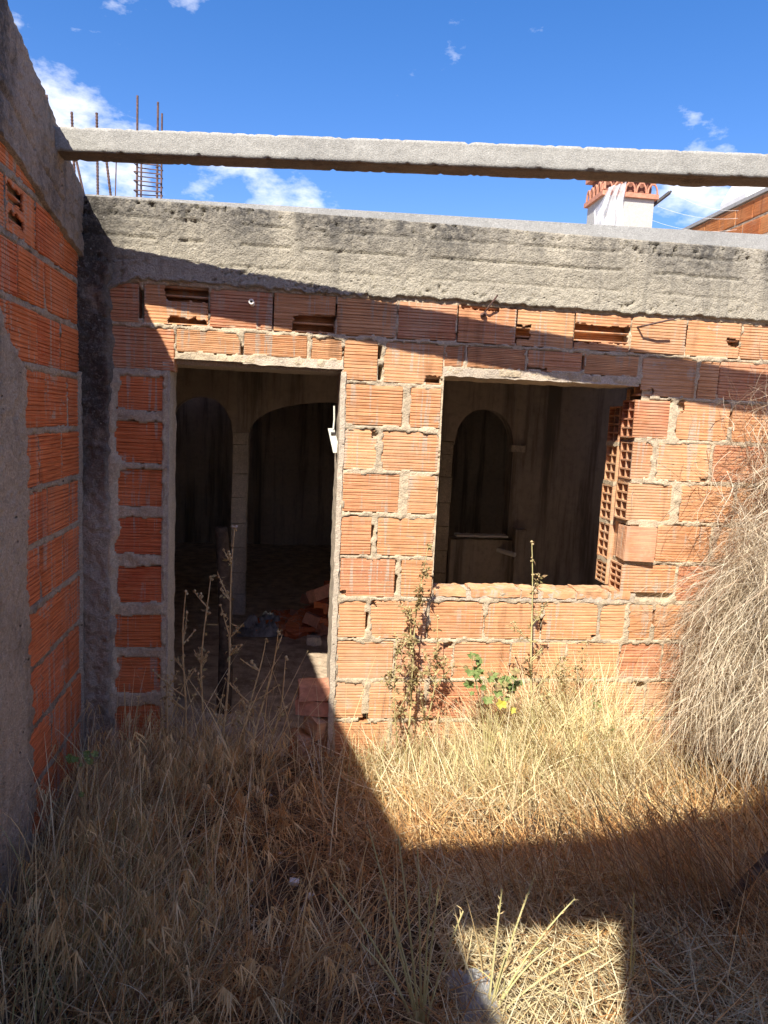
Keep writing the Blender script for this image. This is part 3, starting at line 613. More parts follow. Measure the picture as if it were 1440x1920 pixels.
def capmesh():
    xs = np.concatenate([segs([-6.2, -1.4], .1), segs([-1.4, .0], .010)[1:]]); q = np.linspace(0, 1, 60); X, Q = np.meshgrid(xs, q, indexing='ij')
    low = 2.285-.175*X+.03*(fbm(np.stack([X*9, X*0, X*0], -1), 3, 131)-.5)-.02; low = np.minimum(low, 2.56)
    top = capz(X)+.010*(fbm(np.stack([X*12, X*0+1, X*0], -1), 3, 133)-.5); Z = low+(top-low)*Q
    y = -.020-.020*(fbm(P3(X, Z, 10, 10, .2), 4, 135)-.5)-.02*(fbm(P3(X, Z, 42, 42, .2), 3, 137)-.5)
    for f, s_ in ((.35, .012), (.62, .008)): y = y+s_*np.exp(-((Q-f-.05*np.sin(X*3))/.02)**2)*(fbm(P3(X, Z, 7, 7, f), 2, 139) > .45)
    y = np.where(Q > .97, y+.25*(Q-.97), y); y = np.where(Q < .001, .03, y)
    i = np.arange(X.size).reshape(X.shape); F = np.stack([i[:-1, :-1], i[1:, :-1], i[1:, 1:], i[:-1, 1:]], -1).reshape(-1, 4)
    V = np.stack([X, y, Z], -1).reshape(-1, 3); n = len(V)
    tp = np.stack([X[:, -1], X[:, -1]*0+.22, top[:, -1]], -1); bt = np.stack([X[:, -1], X[:, -1]*0+.22, X[:, -1]*0+2.2], -1)
    V = np.concatenate([V, tp, bt]); m = len(xs); a = i[:-1, -1]; c = i[1:, -1]; k = np.arange(m-1)
    F = np.concatenate([F, np.stack([a, c, n+k+1, n+k], -1), np.stack([n+k, n+k+1, n+m+k+1, n+m+k], -1)])
    return mesh_quads('concrete_cap', V, F)
obj('concrete_cap', capmesh(), CAPM, side, smooth=False)

# ------------------------------------------------------------------ tall wall with a doorway behind the viewer
rear = empty('rear_wall', (0, 0, 0), label='tall brick wall with doorway at the near end of the yard', cat='wall')
def sloped(x0, x1, z0, za, zb):
    return MB().add([(x0, -4.42, z0), (x1, -4.42, z0), (x1, -4.22, z0), (x0, -4.22, z0), (x0, -4.42, za), (x1, -4.42, zb), (x1, -4.22, zb), (x0, -4.22, za)], [(0, 3, 2, 1), (4, 5, 6, 7), (0, 1, 5, 4), (1, 2, 6, 5), (2, 3, 7, 6), (3, 0, 4, 7)])
obj('wall', sloped(-.82, 1.9, -.5, 3.90, 4.95), BRICK, rear)
obj('lintel_beam', sloped(-1.9, -.822, 3.46, 3.84, 3.898), CAPM, rear)

# ------------------------------------------------------------------ free-spanning precast beam
def beam():
    xs = segs([-2.0, 3.2], .014); m = -.394/3.5
    V = []; F = []; prof = []
    zt, zb, th = 2.709, 2.617, .116
    # profile loop: front top -> front bottom (with arris lip) -> back bottom -> back top
    pr = [(0, zt)]+[(0, zt-(zt-zb)*k/8) for k in range(1, 8)]+[(.001, zb+.004), (.006, zb-.001)]+[(.006+(th-.006)*k/6, zb) for k in range(1, 7)]+[(th, zb+.03), (th, zt), (th/2, zt)]
    n = len(pr)
    X = np.repeat(xs, n).reshape(-1, n); Y = np.array([p[0] for p in pr])[None]+(-.424+m*(X+1.8)); Z = np.array([p[1] for p in pr])[None]+.011*X
    V = np.stack([X, Y, Z], -1); nz = .006*(fbm(V.reshape(-1, 3)*34, 3, 141)-.5).reshape(X.shape); chip = np.clip(fbm(V.reshape(-1, 3)*75, 2, 143).reshape(X.shape)-.60, 0, 1)*.032
    V[..., 1] += nz; V[..., 2] += nz*.9; V[:, 0, 2] -= chip[:, 0]; V[:, 8, 2] += chip[:, 8]*1.2; V[:, 9, 2] += chip[:, 9]*.8; V[:, 15, 2] += chip[:, 15]
    sag = .010*np.exp(-((X-.85)/.12)**2); V[:, 12:16, 2] -= sag[:, 12:16]
    i = np.arange(X.size).reshape(X.shape); j2 = np.roll(i, -1, axis=1)
    F = np.stack([i[:-1], j2[:-1], j2[1:], i[1:]], -1)
    me = mesh_quads('precast_beam', V.reshape(-1, 3), F.reshape(-1, 4))
    me.materials.append(BEAMM); me.materials.append(BEAM_UNDER_SHADE)
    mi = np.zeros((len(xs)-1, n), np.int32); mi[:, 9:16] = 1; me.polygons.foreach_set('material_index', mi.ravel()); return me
tag(obj('precast_beam', beam(), BEAMM, smooth=False), 'long grey precast concrete beam spanning the yard above the wall top', 'beam')

# ------------------------------------------------------------------ starter bars on the roof edge
def rebar(pts, r=.0055, ribs=True):
    m = MB(); m.tube(pts, r, 7)
    if ribs:
        a, b_ = Vector(pts[0]), Vector(pts[-1]); L = (b_-a).length; k = .02
        while k < L: p = a+(b_-a)*(k/L); d = (b_-a).normalized()*.0022; m.tube([p-d, p+d], r*1.22, 7); k += .014
    return m
RZ = 2.53
for (x0, x1, zt, y0, y1, lab) in ((-1.94, -1.96, 3.01, .12, .10, 'ribbed rusty bar nearest the left wall top, standing apart'), (-1.84, -1.852, 2.95, .12, .11, 'ribbed rusty bar second from the left, upright'),
        (-1.79, -1.845, 2.80, .12, .10, 'smooth rusty bar leaning left, hidden by the beam above'), (-1.738, -1.742, 2.96, .12, .12, 'ribbed rusty upright bar in the middle of the loose starter bars'),
        (-1.672, -1.70, 2.80, .12, .10, 'ribbed rusty bar leaning slightly left, nearest the tied cage')):
    tag(obj('reinforcing_bar', rebar([(x0, y0, RZ), (x1, y1, zt)], ribs='smooth' not in lab), RUST), lab, 'rebar', 'starter bars on the roof edge')
tw = MB(); tw.tube([(-1.662, .13, RZ), (-1.652, .12, 2.82)], .003, 5); tag(obj('steel_wire', tw, RUST), 'thin steel wire standing beside the last ribbed bar', 'wire')
cage = empty('rebar_cage', (-1.51, .12, RZ), label='tied starter bars with wire stirrups like a small ladder on the roof edge', cat='rebar')
for (x, y, zt, r) in ((-1.556, .11, 3.05, .0052), (-1.462, .11, 3.03, .0052), (-1.452, .16, 3.00, .0045), (-1.548, .16, 2.78, .0045)):
    o = obj('bar', rebar([(x+.51+1, y-.12, 0), (x+.512+1, y-.12, zt-RZ)], r, False), RUST, cage)
for zz in (2.62, 2.665, 2.705, 2.745):
    s_ = MB(); t_ = random.uniform(-.006, .006)
    s_.tube([(-.058, -.02, zz-RZ), (.062, -.02, zz-RZ+t_), (.064, .05, zz-RZ+t_), (-.05, .05, zz-RZ), (-.058, -.02, zz-RZ)], .0028, 5); s_.tube([(.062, -.02, zz-RZ+t_), (.045, -.03, zz-RZ-.012+t_)], .0025, 5)
    obj('stirrup', s_, RUST, cage)

# ------------------------------------------------------------------ things stuck in the front wall
an = empty('wall_anchor', (-.992, -.002, 2.111), label='white plastic pipe end sticking out of a top course brick over the doorway', cat='pipe')
m = MB()
for k in range(12):
    a0, a1 = 2*math.pi*k/12, 2*math.pi*(k+1)/12
    q = [(math.cos(a)*r, y, math.sin(a)*r) for y, r in ((-.075, .013), (-.075, .007), (.02, .013), (-.03, .007)) for a in (a0, a1)]
    m.add(q, [(0, 1, 3, 2), (0, 4, 5, 1), (2, 3, 7, 6)])
obj('sleeve', m, WHITEP, an); m = MB(); m.tube([(0, -.03, 0), (0, .02, 0)], .008, 8); obj('core', m, STEEL_DK, an)
m = MB(); m.tube([(.150, .01, 2.131), (.170, -.03, 2.165), (.205, -.055, 2.222)], .0045, 6); m.tube([(.142, .0, 2.128), (.16, -.02, 2.135)], .011, 6)
tag(obj('bent_nail', m, RUST), 'rusty bent nail jutting up from a broken brick above the window', 'nail')
m = MB(); m.tube([(.965, .01, 2.118), (.985, -.05, 2.122), (1.05, -.075, 2.14), (1.118, -.085, 2.158)], .0055, 6); tag(obj('bent_bar', m, RUST), 'rusty bent bar jutting right from the wall above the window corner', 'rebar')
hg = empty('hanging_bracket', (-.575, .10, 1.625), label='pale metal strip hanging from a wire beside the doorway jamb', cat='bracket')
m = MB(); m.tube([(0, 0, .02), (.003, 0, -.05), (0, 0, -.10)], .0045, 6); obj('wire', m, WHITEM, hg)
m = MB(); m.add([(-.028, 0, -.096), (.004, 0, -.094), (.042, 0, -.218), (.004, 0, -.220), (-.028, .006, -.096), (.004, .006, -.094), (.042, .006, -.218), (.004, .006, -.220)], [(0, 3, 2, 1), (4, 5, 6, 7), (0, 1, 5, 4), (1, 2, 6, 5), (2, 3, 7, 6), (3, 0, 4, 7)]); obj('strip', m, WHITEM, hg)
m = MB(); m.tube([(-.012, -.004, -.12), (.010, -.004, -.118)], .007, 6); obj('hook', m, STEEL_DK, hg)

# ------------------------------------------------------------------ roof things behind: chimney, film, pole, neighbour wall
CH = empty('chimney', (2.55, 4.2, 2.485), label='white rendered chimney stack with terracotta cap behind the roof edge', cat='chimney')
m = MB(); m.box(-.075, .50, 0, .45, 0, 1.64); obj('stack', m, CHIM, CH)
m = MB(); m.box(-.11, .535, -.035, .485, 1.642, 1.69); obj('cap', m, TERRA, CH)
m = MB(); m.box(-.11, .535, -.035, .485, 1.90, 1.95); obj('cap', m, TERRA, CH)
for k in range(5):
    for half in (0, 1):
        m = MB(); cx = -.045+k*.13; pts = []
        for q in range(9):
            a = math.pi*q/8; pts.append((cx+math.cos(a)*.056, 0, 1.702+(math.sin(a)*.10 if not half else .196-math.sin(a)*.10)))
        m.tube(pts, .010, 6); obj('grille_tile', m, TERRA, CH)
    m = MB(); pts = [(-.085, .02+k*.10+math.cos(math.pi*q/8)*.045, 1.702+math.sin(math.pi*q/8)*.11) for q in range(9)]; m.tube(pts, .013, 6); obj('grille_tile', m, TERRA, CH)
m = MB(); m.box(-.05, .48, .04, .42, 1.702, 1.898); obj('flue', m, mat_simple('sooty_clay', (.20, .09, .06), .9), CH)
def film():
    U, Vv = np.meshgrid(np.linspace(0, 1, 40), np.linspace(0, 1, 40), indexing='ij')
    lf = 2.335+.17*np.clip(Vv-.45, 0, 1)/.55; rg = 2.70+.0*Vv-.05*Vv*(1-Vv)
    x = lf+U*(rg-lf)+.008*np.sin(Vv*11+U*5)+.012*(fbm(np.stack([Vv*5, U*2, U*0], -1), 3, 17)-.5); z = 3.7+Vv*(.50+.07*U)
    y = 4.2-.05-.03*np.sin(U*21+Vv*3)-.05*(1-Vv)*(.5+.5*np.sin(U*9+1))-.02*fbm(np.stack([U*6, Vv*6, U*0], -1), 3, 7)
    i = np.arange(U.size).reshape(U.shape)
    return mesh_quads('plastic_film', np.stack([x, y, z], -1).reshape(-1, 3), np.stack([i[:-1, :-1], i[1:, :-1], i[1:, 1:], i[:-1, 1:]], -1).reshape(-1, 4))
tag(obj('plastic_film', film(), PLASTIC, smooth=True), 'crumpled clear plastic film hanging over the left side of the chimney', 'plastic sheet')
m = MB(); m.tube([(3.04, 4.3, 4.06), (3.245, 4.25, 4.235)], .021, 9); m.tube([(3.245, 4.25, 4.235), (3.262, 4.246, 4.25)], .012, 6)
tag(obj('support_pole', m, STEEL_DK), 'dark metal pole jutting out from the right side of the chimney', 'pole')
for q, (z0, z1) in enumerate(((4.25, 4.06), (4.10, 3.98), (3.93, 3.86))):
    m = MB(); p0 = Vector((3.25 if q == 0 else 3.06, 4.25, z0)); p1 = Vector((3.99, 4.1, z1)); m.tube([p0.lerp(p1, t)-Vector((0, 0, .06*4*t*(1-t))) for t in np.linspace(0, 1, 9)], .0013, 4)
    tag(obj('clothes_line', m, WHITEP), ('highest', 'middle', 'lowest')[q]+' thin pale line strung from the chimney to the neighbouring wall', 'line', 'lines beside the chimney')
ng = empty('neighbour_wall', (4.0, 7.4, 0), -math.pi/2, label='sunlit orange brick wall of the neighbouring house, top right behind the roof', cat='wall')
nrects = []; zt = 4.115; r_ = 0
while zt > 2.3:
    x = .0 if r_ % 2 else -.15
    while x < 5.6: nrects.append((max(x, 0)+.004, x+.30, zt-.19, zt)); x += .308
    zt -= .222; r_ += 1
nsx = segs([0, 5.6], .03); nsz = segs([2.2, 4.12], .03)
nf = wall_sheet('wall_face', nsx, nsz, [], nrects, MORTAR_L, ng, base=.004, amp=.012, seed=23)
for (a, b_, c, d) in nrects:
    if c > 3.2: brick(nf, a, b_, c, d, BRICK_R)
m = MB(); m.box(0, 5.6, .035, .22, 0, 4.11); obj('wall_core', m, MORTAR_L, ng)
m = MB(); m.box(0, 5.6, -.02, .24, 4.125, 4.165); obj('coping', m, COPING, ng)
wp = empty('roof_tank', (4.35, 4.35, 4.0), label='white plastic tank with a small tap peeping over the neighbouring brick wall', cat='tank')
m = MB(); m.add([(-.12, 0, 0), (.5, 0, 0), (.5, .5, 0), (-.12, .5, 0), (-.14, 0, .34), (.5, 0, .34), (.5, .5, .34), (-.14, .5, .34), (-.02, .05, .62), (.5, .05, .62), (.5, .45, .62), (-.02, .45, .62)], [(0, 1, 5, 4), (3, 0, 4, 7), (2, 3, 7, 6), (1, 2, 6, 5), (4, 5, 9, 8), (7, 4, 8, 11), (6, 7, 11, 10), (5, 6, 10, 9), (8, 9, 10, 11)])
obj('tank_body', m, WHITEP, wp)
m = MB(); m.tube([(.13, -.06, .1), (.13, -.06, .42)], .012, 8); m.tube([(.10, -.06, .40), (.16, -.06, .43)], .022, 8); obj('tap', m, STEEL_DK, wp)

# ------------------------------------------------------------------ loose things indoors and at the door
def trunk():
    V = []; F = []; n = 12; hs_ = np.linspace(0, 1, 26)
    for i, t in enumerate(hs_):
        for k in range(n):
            a = 2*math.pi*k/n; r = (.045-.007*t)*(1+.20*(fbm(np.array([[math.cos(a)*1.3, math.sin(a)*1.3, t*7]]), 3, 5)[0]-.5)*2)
            V.append((.02*math.sin(t*3)+math.cos(a)*r-.035*t, math.sin(a)*r, -.25+t*1.18))
    for i in range(25):
        for k in range(n): F.append((i*n+k, i*n+(k+1) % n, (i+1)*n+(k+1) % n, (i+1)*n+k))
    F.append(tuple(25*n+k for k in range(n))); m = MB(); m.add(V, F); return m
tr = obj('wooden_post', trunk(), WOODD, smooth=True); tr.location = (-1.145, .56, 0); tag(tr, 'dark weathered wooden post standing inside the doorway', 'post')
def chunk(name, L, wd, hh, mat, seed, amp=.010):
    return rough_box(name, -L/2, L/2, -wd/2, wd/2, 0, hh, mat, None, amp, .03, seed=seed, sz=18)
rr = random.Random(12)
labs = ['broken brick lying loose in the rubble heap on the room floor']
for k in range(46):
    u = rr.random(); x = -.95+.62*u+rr.uniform(-.1, .1); y = 2.15+.45*rr.random(); lift = max(0, .62*(u-.30))*rr.random()
    o = chunk('broken_brick', rr.uniform(.12, .28), rr.uniform(.08, .14), rr.uniform(.04, .10), BRICK_L if rr.random() < .7 else TERRA, 200+k, .007)
    o.location = (x, y, -.21+lift); o.rotation_euler = (rr.uniform(-.5, .5)*(lift > .02), rr.uniform(-.45, .45)*(lift > .02), rr.uniform(0, 6.3)); tag(o, labs[0], 'brick', 'broken bricks in the rubble heap')
def rag(w_, d_, h_, seed):
    U, Vv = np.meshgrid(np.linspace(-1, 1, 44), np.linspace(-1, 1, 30), indexing='ij'); r2 = U**2+Vv**2
    z = h_*np.clip(1-r2, 0, 1)**.6*(.25+1.5*np.abs(fbm(np.stack([U*3.2, Vv*3.2, U*0+seed], -1), 4, seed)-.5)*2)
    i = np.arange(U.size).reshape(U.shape)
    return mesh_quads('rag', np.stack([U*w_, Vv*d_, z], -1).reshape(-1, 3), np.stack([i[:-1, :-1], i[1:, :-1], i[1:, 1:], i[:-1, 1:]], -1).reshape(-1, 4))
o = obj('crumpled_sheet', rag(.20, .16, .16, 3), RAG, smooth=True); o.location = (-1.0, 2.25, -.20); tag(o, 'crumpled grey sheet lying by the foot of the stone column indoors', 'sheet')
o = chunk('stone', .11, .08, .06, STONE, 77); o.location = (-.58, 1.92, -.20); tag(o, 'pale stone lying in front of the rubble heap indoors', 'stone')
for (L, w_, h_, loc, rot, mt, lab) in ((.17, .14, .075, (-.625, .085, .10), (0, 0, .05), TERRA, 'sunlit brick half topmost on the rubble at the doorway jamb'),
        (.18, .13, .085, (-.63, .095, .01), (.0, .02, -.12), TERRA, 'brick half lying under the topmost one at the doorway jamb'),
        (.13, .12, .10, (-.60, .07, -.10), (.2, .1, .6), BRICK, 'small brick lump wedged low in the rubble at the doorway jamb'),
        (.20, .16, .13, (-.63, .10, -.24), (0, 0, .3), BRICK, 'lowest brick lump on the ground of the doorway jamb rubble'),
        (.12, .10, .09, (-.69, .12, -.24), (.3, 0, 1.0), BRICK_L, 'brick lump on the shaded side of the doorway rubble')):
    o = chunk('broken_brick', L, w_, h_, mt, int(L*1000)+int(loc[2]*90), .012); o.location = loc; o.rotation_euler = rot; tag(o, lab, 'brick', 'brick rubble at the doorway jamb')

# ------------------------------------------------------------------ dry grass and straw (uncountable)
def blades(N, base, az_, lean, L, wd, curl, tint, nseg=3, spread=None):
    """flat tapering blades: base (N,3), azimuth, lean from vertical, length, width, extra lean gained to the tip"""
    V = np.zeros((N, nseg+1, 2, 3), np.float32); p = base.copy(); fa = rng.uniform(0, 2*np.pi, N)
    for s in range(nseg+1):
        t = s/nseg; th = lean+curl*t
        if s: 
            thm = lean+curl*(t-.5/nseg); p = p+np.stack([np.sin(thm)*np.cos(az_), np.sin(thm)*np.sin(az_), np.cos(thm)], -1)*(L/nseg)[:, None]
        w_ = wd*(1-.85*t**1.5)*.5
        side = np.stack([np.cos(fa), np.sin(fa), .25*np.sin(fa*2)], -1)
        V[:, s, 0] = p-side*w_[:, None]; V[:, s, 1] = p+side*w_[:, None]
    i = np.arange(N)[:, None]*((nseg+1)*2); k = np.arange(nseg)[None]*2
    F = np.stack([i+k, i+k+1, i+k+3, i+k+2], -1).reshape(-1, 4)
    tv = np.repeat(tint, (nseg+1)*2, axis=0)
    return V.reshape(-1, 3), F, tv
def field(name, parts, mat=STRAW):
    Vs = []; Fs = []; Ts = []; o = 0
    for V, F, Tt in parts: Vs.append(V); Fs.append(F+o); Ts.append(Tt); o += len(V)
    me = mesh_quads(name, np.concatenate(Vs), np.concatenate(Fs))
    a = me.color_attributes.new('tint', 'FLOAT_COLOR', 'POINT'); T_ = np.concatenate(Ts).astype(np.float32); a.data.foreach_set('color', np.concatenate([T_, np.ones((len(T_), 1), np.float32)], 1).ravel())
    return obj(name, me, mat)
def tints(N, cols, var=.18):
    c = np.array(cols)[rng.integers(0, len(cols), N)]; return c*(1+rng.uniform(-var, var, (N, 1)))
STR = [(.66, .53, .30), (.56, .43, .22), (.74, .63, .40), (.44, .30, .15), (.62, .49, .28), (.34, .21, .10), (.80, .70, .48)]
RUF = [(.64, .37, .145), (.54, .28, .10), (.70, .45, .20), (.40, .20, .075), (.74, .53, .26)]  # rufous tints, used mostly to paint the warm tone of shade into grass
STR_G = STR+[(.44, .40, .20), (.34, .33, .13)]
PALE = [(.78, .68, .42), (.70, .60, .34), (.84, .76, .52), (.66, .60, .30), (.56, .44, .24), (.74, .70, .40)]
def onground(x, y): return np.stack([x, y, gheight(x, y)], -1)
def inyard(N, x0=-1.74, x1=2.6, y0=-2.5, y1=-.03): return rng.uniform(x0, x1, N), rng.uniform(y0, y1, N)
parts = []
# lying straw mat, thick in drifts and thin elsewhere
N = 24000; x, y = inyard(N); cl = fbm(np.stack([x*3.4, y*3.4, x*0+8], -1), 3, 50); k = cl > rng.uniform(.38, .62, N); x = x[k]; y = y[k]; N = len(x)
bs = onground(x, y); bs[:, 2] += rng.uniform(0, .05, N)+.10*np.clip(fbm(np.stack([x*3.4, y*3.4, x*0+8], -1), 3, 50)-.4, 0, 1)
shade = (y < -.75) | (x < -.5)  # straw in this area gets darker tints: shade put into its colour
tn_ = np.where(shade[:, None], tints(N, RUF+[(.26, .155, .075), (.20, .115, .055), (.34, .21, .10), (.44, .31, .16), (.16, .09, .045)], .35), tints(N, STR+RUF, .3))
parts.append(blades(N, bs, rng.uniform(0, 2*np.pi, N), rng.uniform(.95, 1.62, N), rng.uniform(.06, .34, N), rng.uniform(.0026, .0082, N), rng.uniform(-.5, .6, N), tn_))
# clumped upright grass
N = 16000; x, y = inyard(N); cl = fbm(np.stack([x*4.6, y*4.6, x*0+2], -1), 3, 53); k = (cl > rng.uniform(.48, .62, N)) & ~((x > -1.02) & (x < -.50) & (y > -1.0) & (rng.random(N) < .6)); x = x[k]; y = y[k]; N = len(x)
hgt = .08+.20*np.clip(fbm(np.stack([x*2.4, y*2.4, x*0+5], -1), 2, 57)-.25, 0, 1)+.08*np.exp(-((y+.12)/.25)**2)
parts.append(blades(N, onground(x, y), rng.uniform(0, 2*np.pi, N), np.abs(rng.normal(.45, .35, N)), hgt*rng.uniform(.4, 1.5, N), rng.uniform(.0026, .0062, N), rng.uniform(.1, 1.7, N), np.where(((y < -.75) | (x < -.5))[:, None], tints(N, RUF+[(.30, .18, .085), (.40, .27, .13)], .35), tints(N, STR_G, .3)), 4))  # same split here: shaded clumps are tinted darker and warmer than sunny ones
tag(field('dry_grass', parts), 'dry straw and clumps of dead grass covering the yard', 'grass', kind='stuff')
# drifts of taller growth: (centre, spread, number, height, mean azimuth, lean)
parts = []
for (cx, cy, sxx, syy, N, hh, a0, ln, cols) in (
        (.68, -.20, .26, .11, 2800, .60, 2.0, .28, PALE), (.45, -.32, .45, .12, 1600, .40, 2.0, .45, PALE), (.35, -.45, .50, .14, 2200, .26, 2.0, .6, STR), (-.15, -.20, .28, .10, 900, .30, 1.2, .3, STR_G), (1.05, -.25, .22, .15, 900, .36, 2.4, .4, STR),
        (-1.10, -.12, .30, .12, 900, .36, 1.6, .25, STR), (-1.58, -.50, .12, .35, 900, .40, .4, .25, STR), (-1.40, -1.05, .20, .30, 1000, .40, .5, .3, STR_G),
        (-1.30, -1.50, .25, .20, 1000, .34, .7, .35, STR_G), (-.75, -1.5, .30, .25, 600, .26, 1.0, .7, STR), (.85, -1.05, .35, .22, 1300, .34, 2.4, .8, RUF), (.95, -1.60, .35, .22, 1300, .34, 1.8, .9, RUF),
        (.30, -.95, .45, .12, 1300, .24, 2.6, .9, RUF), (-.35, -.75, .3, .25, 900, .26, 2.2, .8, RUF), (-.6, -.5, .25, .25, 700, .22, 2.2, .9, RUF), (1.6, -.7, .35, .3, 1200, .38, 2.5, .5, RUF)):
    x = np.clip(cx+rng.normal(0, sxx, N), -1.74, 2.8); y = np.minimum(cy+rng.normal(0, syy, N), -.03)
    k = ~((x > -.22) & (x < .45) & (y < -1.15)) & ~((x > -1.02) & (x < -.50) & (y > -1.0) & (rng.random(N) < .75)); x = x[k]; y = y[k]; N = len(x)
    # tufts: pull the roots of each group of blades together and lean them alike
    g = rng.integers(0, max(1, N//14), N); ga = a0+rng.normal(0, 1.0, N)[g]; x = .25*x+.75*x[g]; y = .25*y+.75*y[g]
    parts.append(blades(N, onground(x, y), ga+rng.normal(0, .7, N), np.abs(rng.normal(ln, .22, N)), hh*rng.uniform(.4, 1.25, N), rng.uniform(.0026, .0060, N), rng.uniform(0, 1.4, N), tints(N, cols, .26), 5))
# stems with drooping panicles
def brome(N, cx, cy, sx_2, sy_2, hh, cols, nsp=11):
    x = np.clip(cx+rng.normal(0, sx_2, N), -1.72, 2.6); y = np.minimum(cy+rng.normal(0, sy_2, N), -.05); g = rng.integers(0, max(1, N//5), N); x = .35*x+.65*x[g]; y = .35*y+.65*y[g]
    az_ = rng.uniform(0, 2*np.pi, N); ln = np.abs(rng.normal(.15, .12, N)); L = hh*rng.uniform(.65, 1.2, N); cu = rng.uniform(.3, 1.3, N); b0 = onground(x, y); tt = tints(N, cols, .2)
    parts.append(blades(N, b0, az_, ln, L, np.full(N, .0042), cu, tt, 6))
    p = b0.copy(); pts = [p]
    for s_ in range(6):
        th = ln+cu*(s_+.5)/6; p = p+np.stack([np.sin(th)*np.cos(az_), np.sin(th)*np.sin(az_), np.cos(th)], -1)*(L/6)[:, None]; pts.append(p)
    for q in range(nsp):
        f = rng.uniform(0, 1, N)[:, None]; bb = np.where(rng.random((N, 1)) < .5, pts[5]*(1-f)+pts[6]*f, pts[6])
        parts.append(blades(N, bb, az_+rng.normal(0, .8, N), rng.uniform(2.0, 2.9, N), rng.uniform(.035, .11, N), rng.uniform(.0026, .0058, N), rng.uniform(.2, .9, N), tt*rng.uniform(.85, 1.15, (N, 1)), 2))
BRO = [(.68, .50, .25), (.60, .42, .19), (.72, .56, .31), (.52, .34, .15)]
brome(110, -1.30, -1.30, .25, .28, .36, BRO); brome(80, -1.22, -.35, .18, .16, .42, BRO); brome(70, -1.5, -.60, .14, .3, .46, BRO); brome(70, -.85, -.85, .22, .25, .32, RUF); brome(50, .55, -.22, .35, .1, .50, BRO); brome(30, .9, -1.2, .25, .2, .36, RUF); brome(60, -.9, -1.55, .3, .12, .30, BRO)
tag(field('tall_dry_grass', parts), 'drifts of taller dead grass along the walls and in the shade', 'grass', kind='stuff')
# loose tall stalks standing above the rest
parts = []
for (cx, cy, sxx, syy, N, hh) in ((-1.05, -.30, .28, .14, 70, .62), (-1.45, -.75, .16, .35, 70, .55), (-1.2, -1.3, .28, .25, 70, .48), (-.7, -1.2, .25, .3, 50, .40), (.55, -.40, .4, .12, 60, .58), (1.0, -1.4, .3, .2, 60, .45), (-.45, -1.55, .2, .15, 30, .42)):
    x = np.clip(cx+rng.normal(0, sxx, N), -1.7, 2.5); y = np.minimum(cy+rng.normal(0, syy, N), -.05)
    parts.append(blades(N, onground(x, y), rng.uniform(0, 2*np.pi, N), np.abs(rng.normal(.25, .25, N)), hh*rng.uniform(.6, 1.3, N), rng.uniform(.004, .0075, N), rng.uniform(-.1, .7, N), tints(N, [(.78, .60, .32), (.70, .52, .26), (.82, .68, .42)], .15), 7))
tag(field('loose_straw_stalks', parts), 'loose tall straw stalks standing above the dead grass', 'grass', kind='stuff')
# pale broad straw blades in the sunny patch and foreground
parts = []
N = 6000; x, y = inyard(N, -.25, .75, -2.1, -1.05); bs = onground(x, y); bs[:, 2] += rng.uniform(.02, .12, N)
parts.append(blades(N, bs, rng.uniform(0, 2*np.pi, N), rng.uniform(.9, 1.7, N), rng.uniform(.06, .24, N), rng.uniform(.0025, .006, N), rng.uniform(-.6, .6, N), tints(N, [(.68, .56, .33), (.64, .55, .34), (.60, .47, .25), (.72, .64, .42), (.45, .32, .16)], .2)))
tag(field('pale_straw', parts), 'pale broad straw lying in the sunlit patch in the foreground', 'straw', kind='stuff')
# thin stems leaning to the upper left, their shade darkened into the tint
parts = []
SHADE_DK = [(.30, .19, .10), (.40, .27, .14), (.24, .14, .075)]
N = 330; x = .92+rng.normal(0, .24, N); y = -1.36+rng.normal(0, .10, N)
parts.append(blades(N, onground(x, y), np.pi*.97+rng.normal(0, .22, N), rng.uniform(.25, .95, N), rng.uniform(.45, .95, N), rng.uniform(.003, .0052, N), rng.uniform(.0, .45, N), tints(N, SHADE_DK, .2), 6))
N = 170; x = .25+rng.normal(0, .3, N); y = -1.28+rng.normal(0, .08, N)
parts.append(blades(N, onground(x, y), np.pi*.95+rng.normal(0, .6, N), rng.uniform(.05, .6, N), rng.uniform(.35, .60, N), rng.uniform(.003, .0048, N), rng.uniform(.0, .6, N), tints(N, SHADE_DK, .2), 6))
tag(field('shade_darkened_stems', parts), 'thin grass stems with shade put into their colour, leaning before the sunny wall', 'grass', kind='stuff')

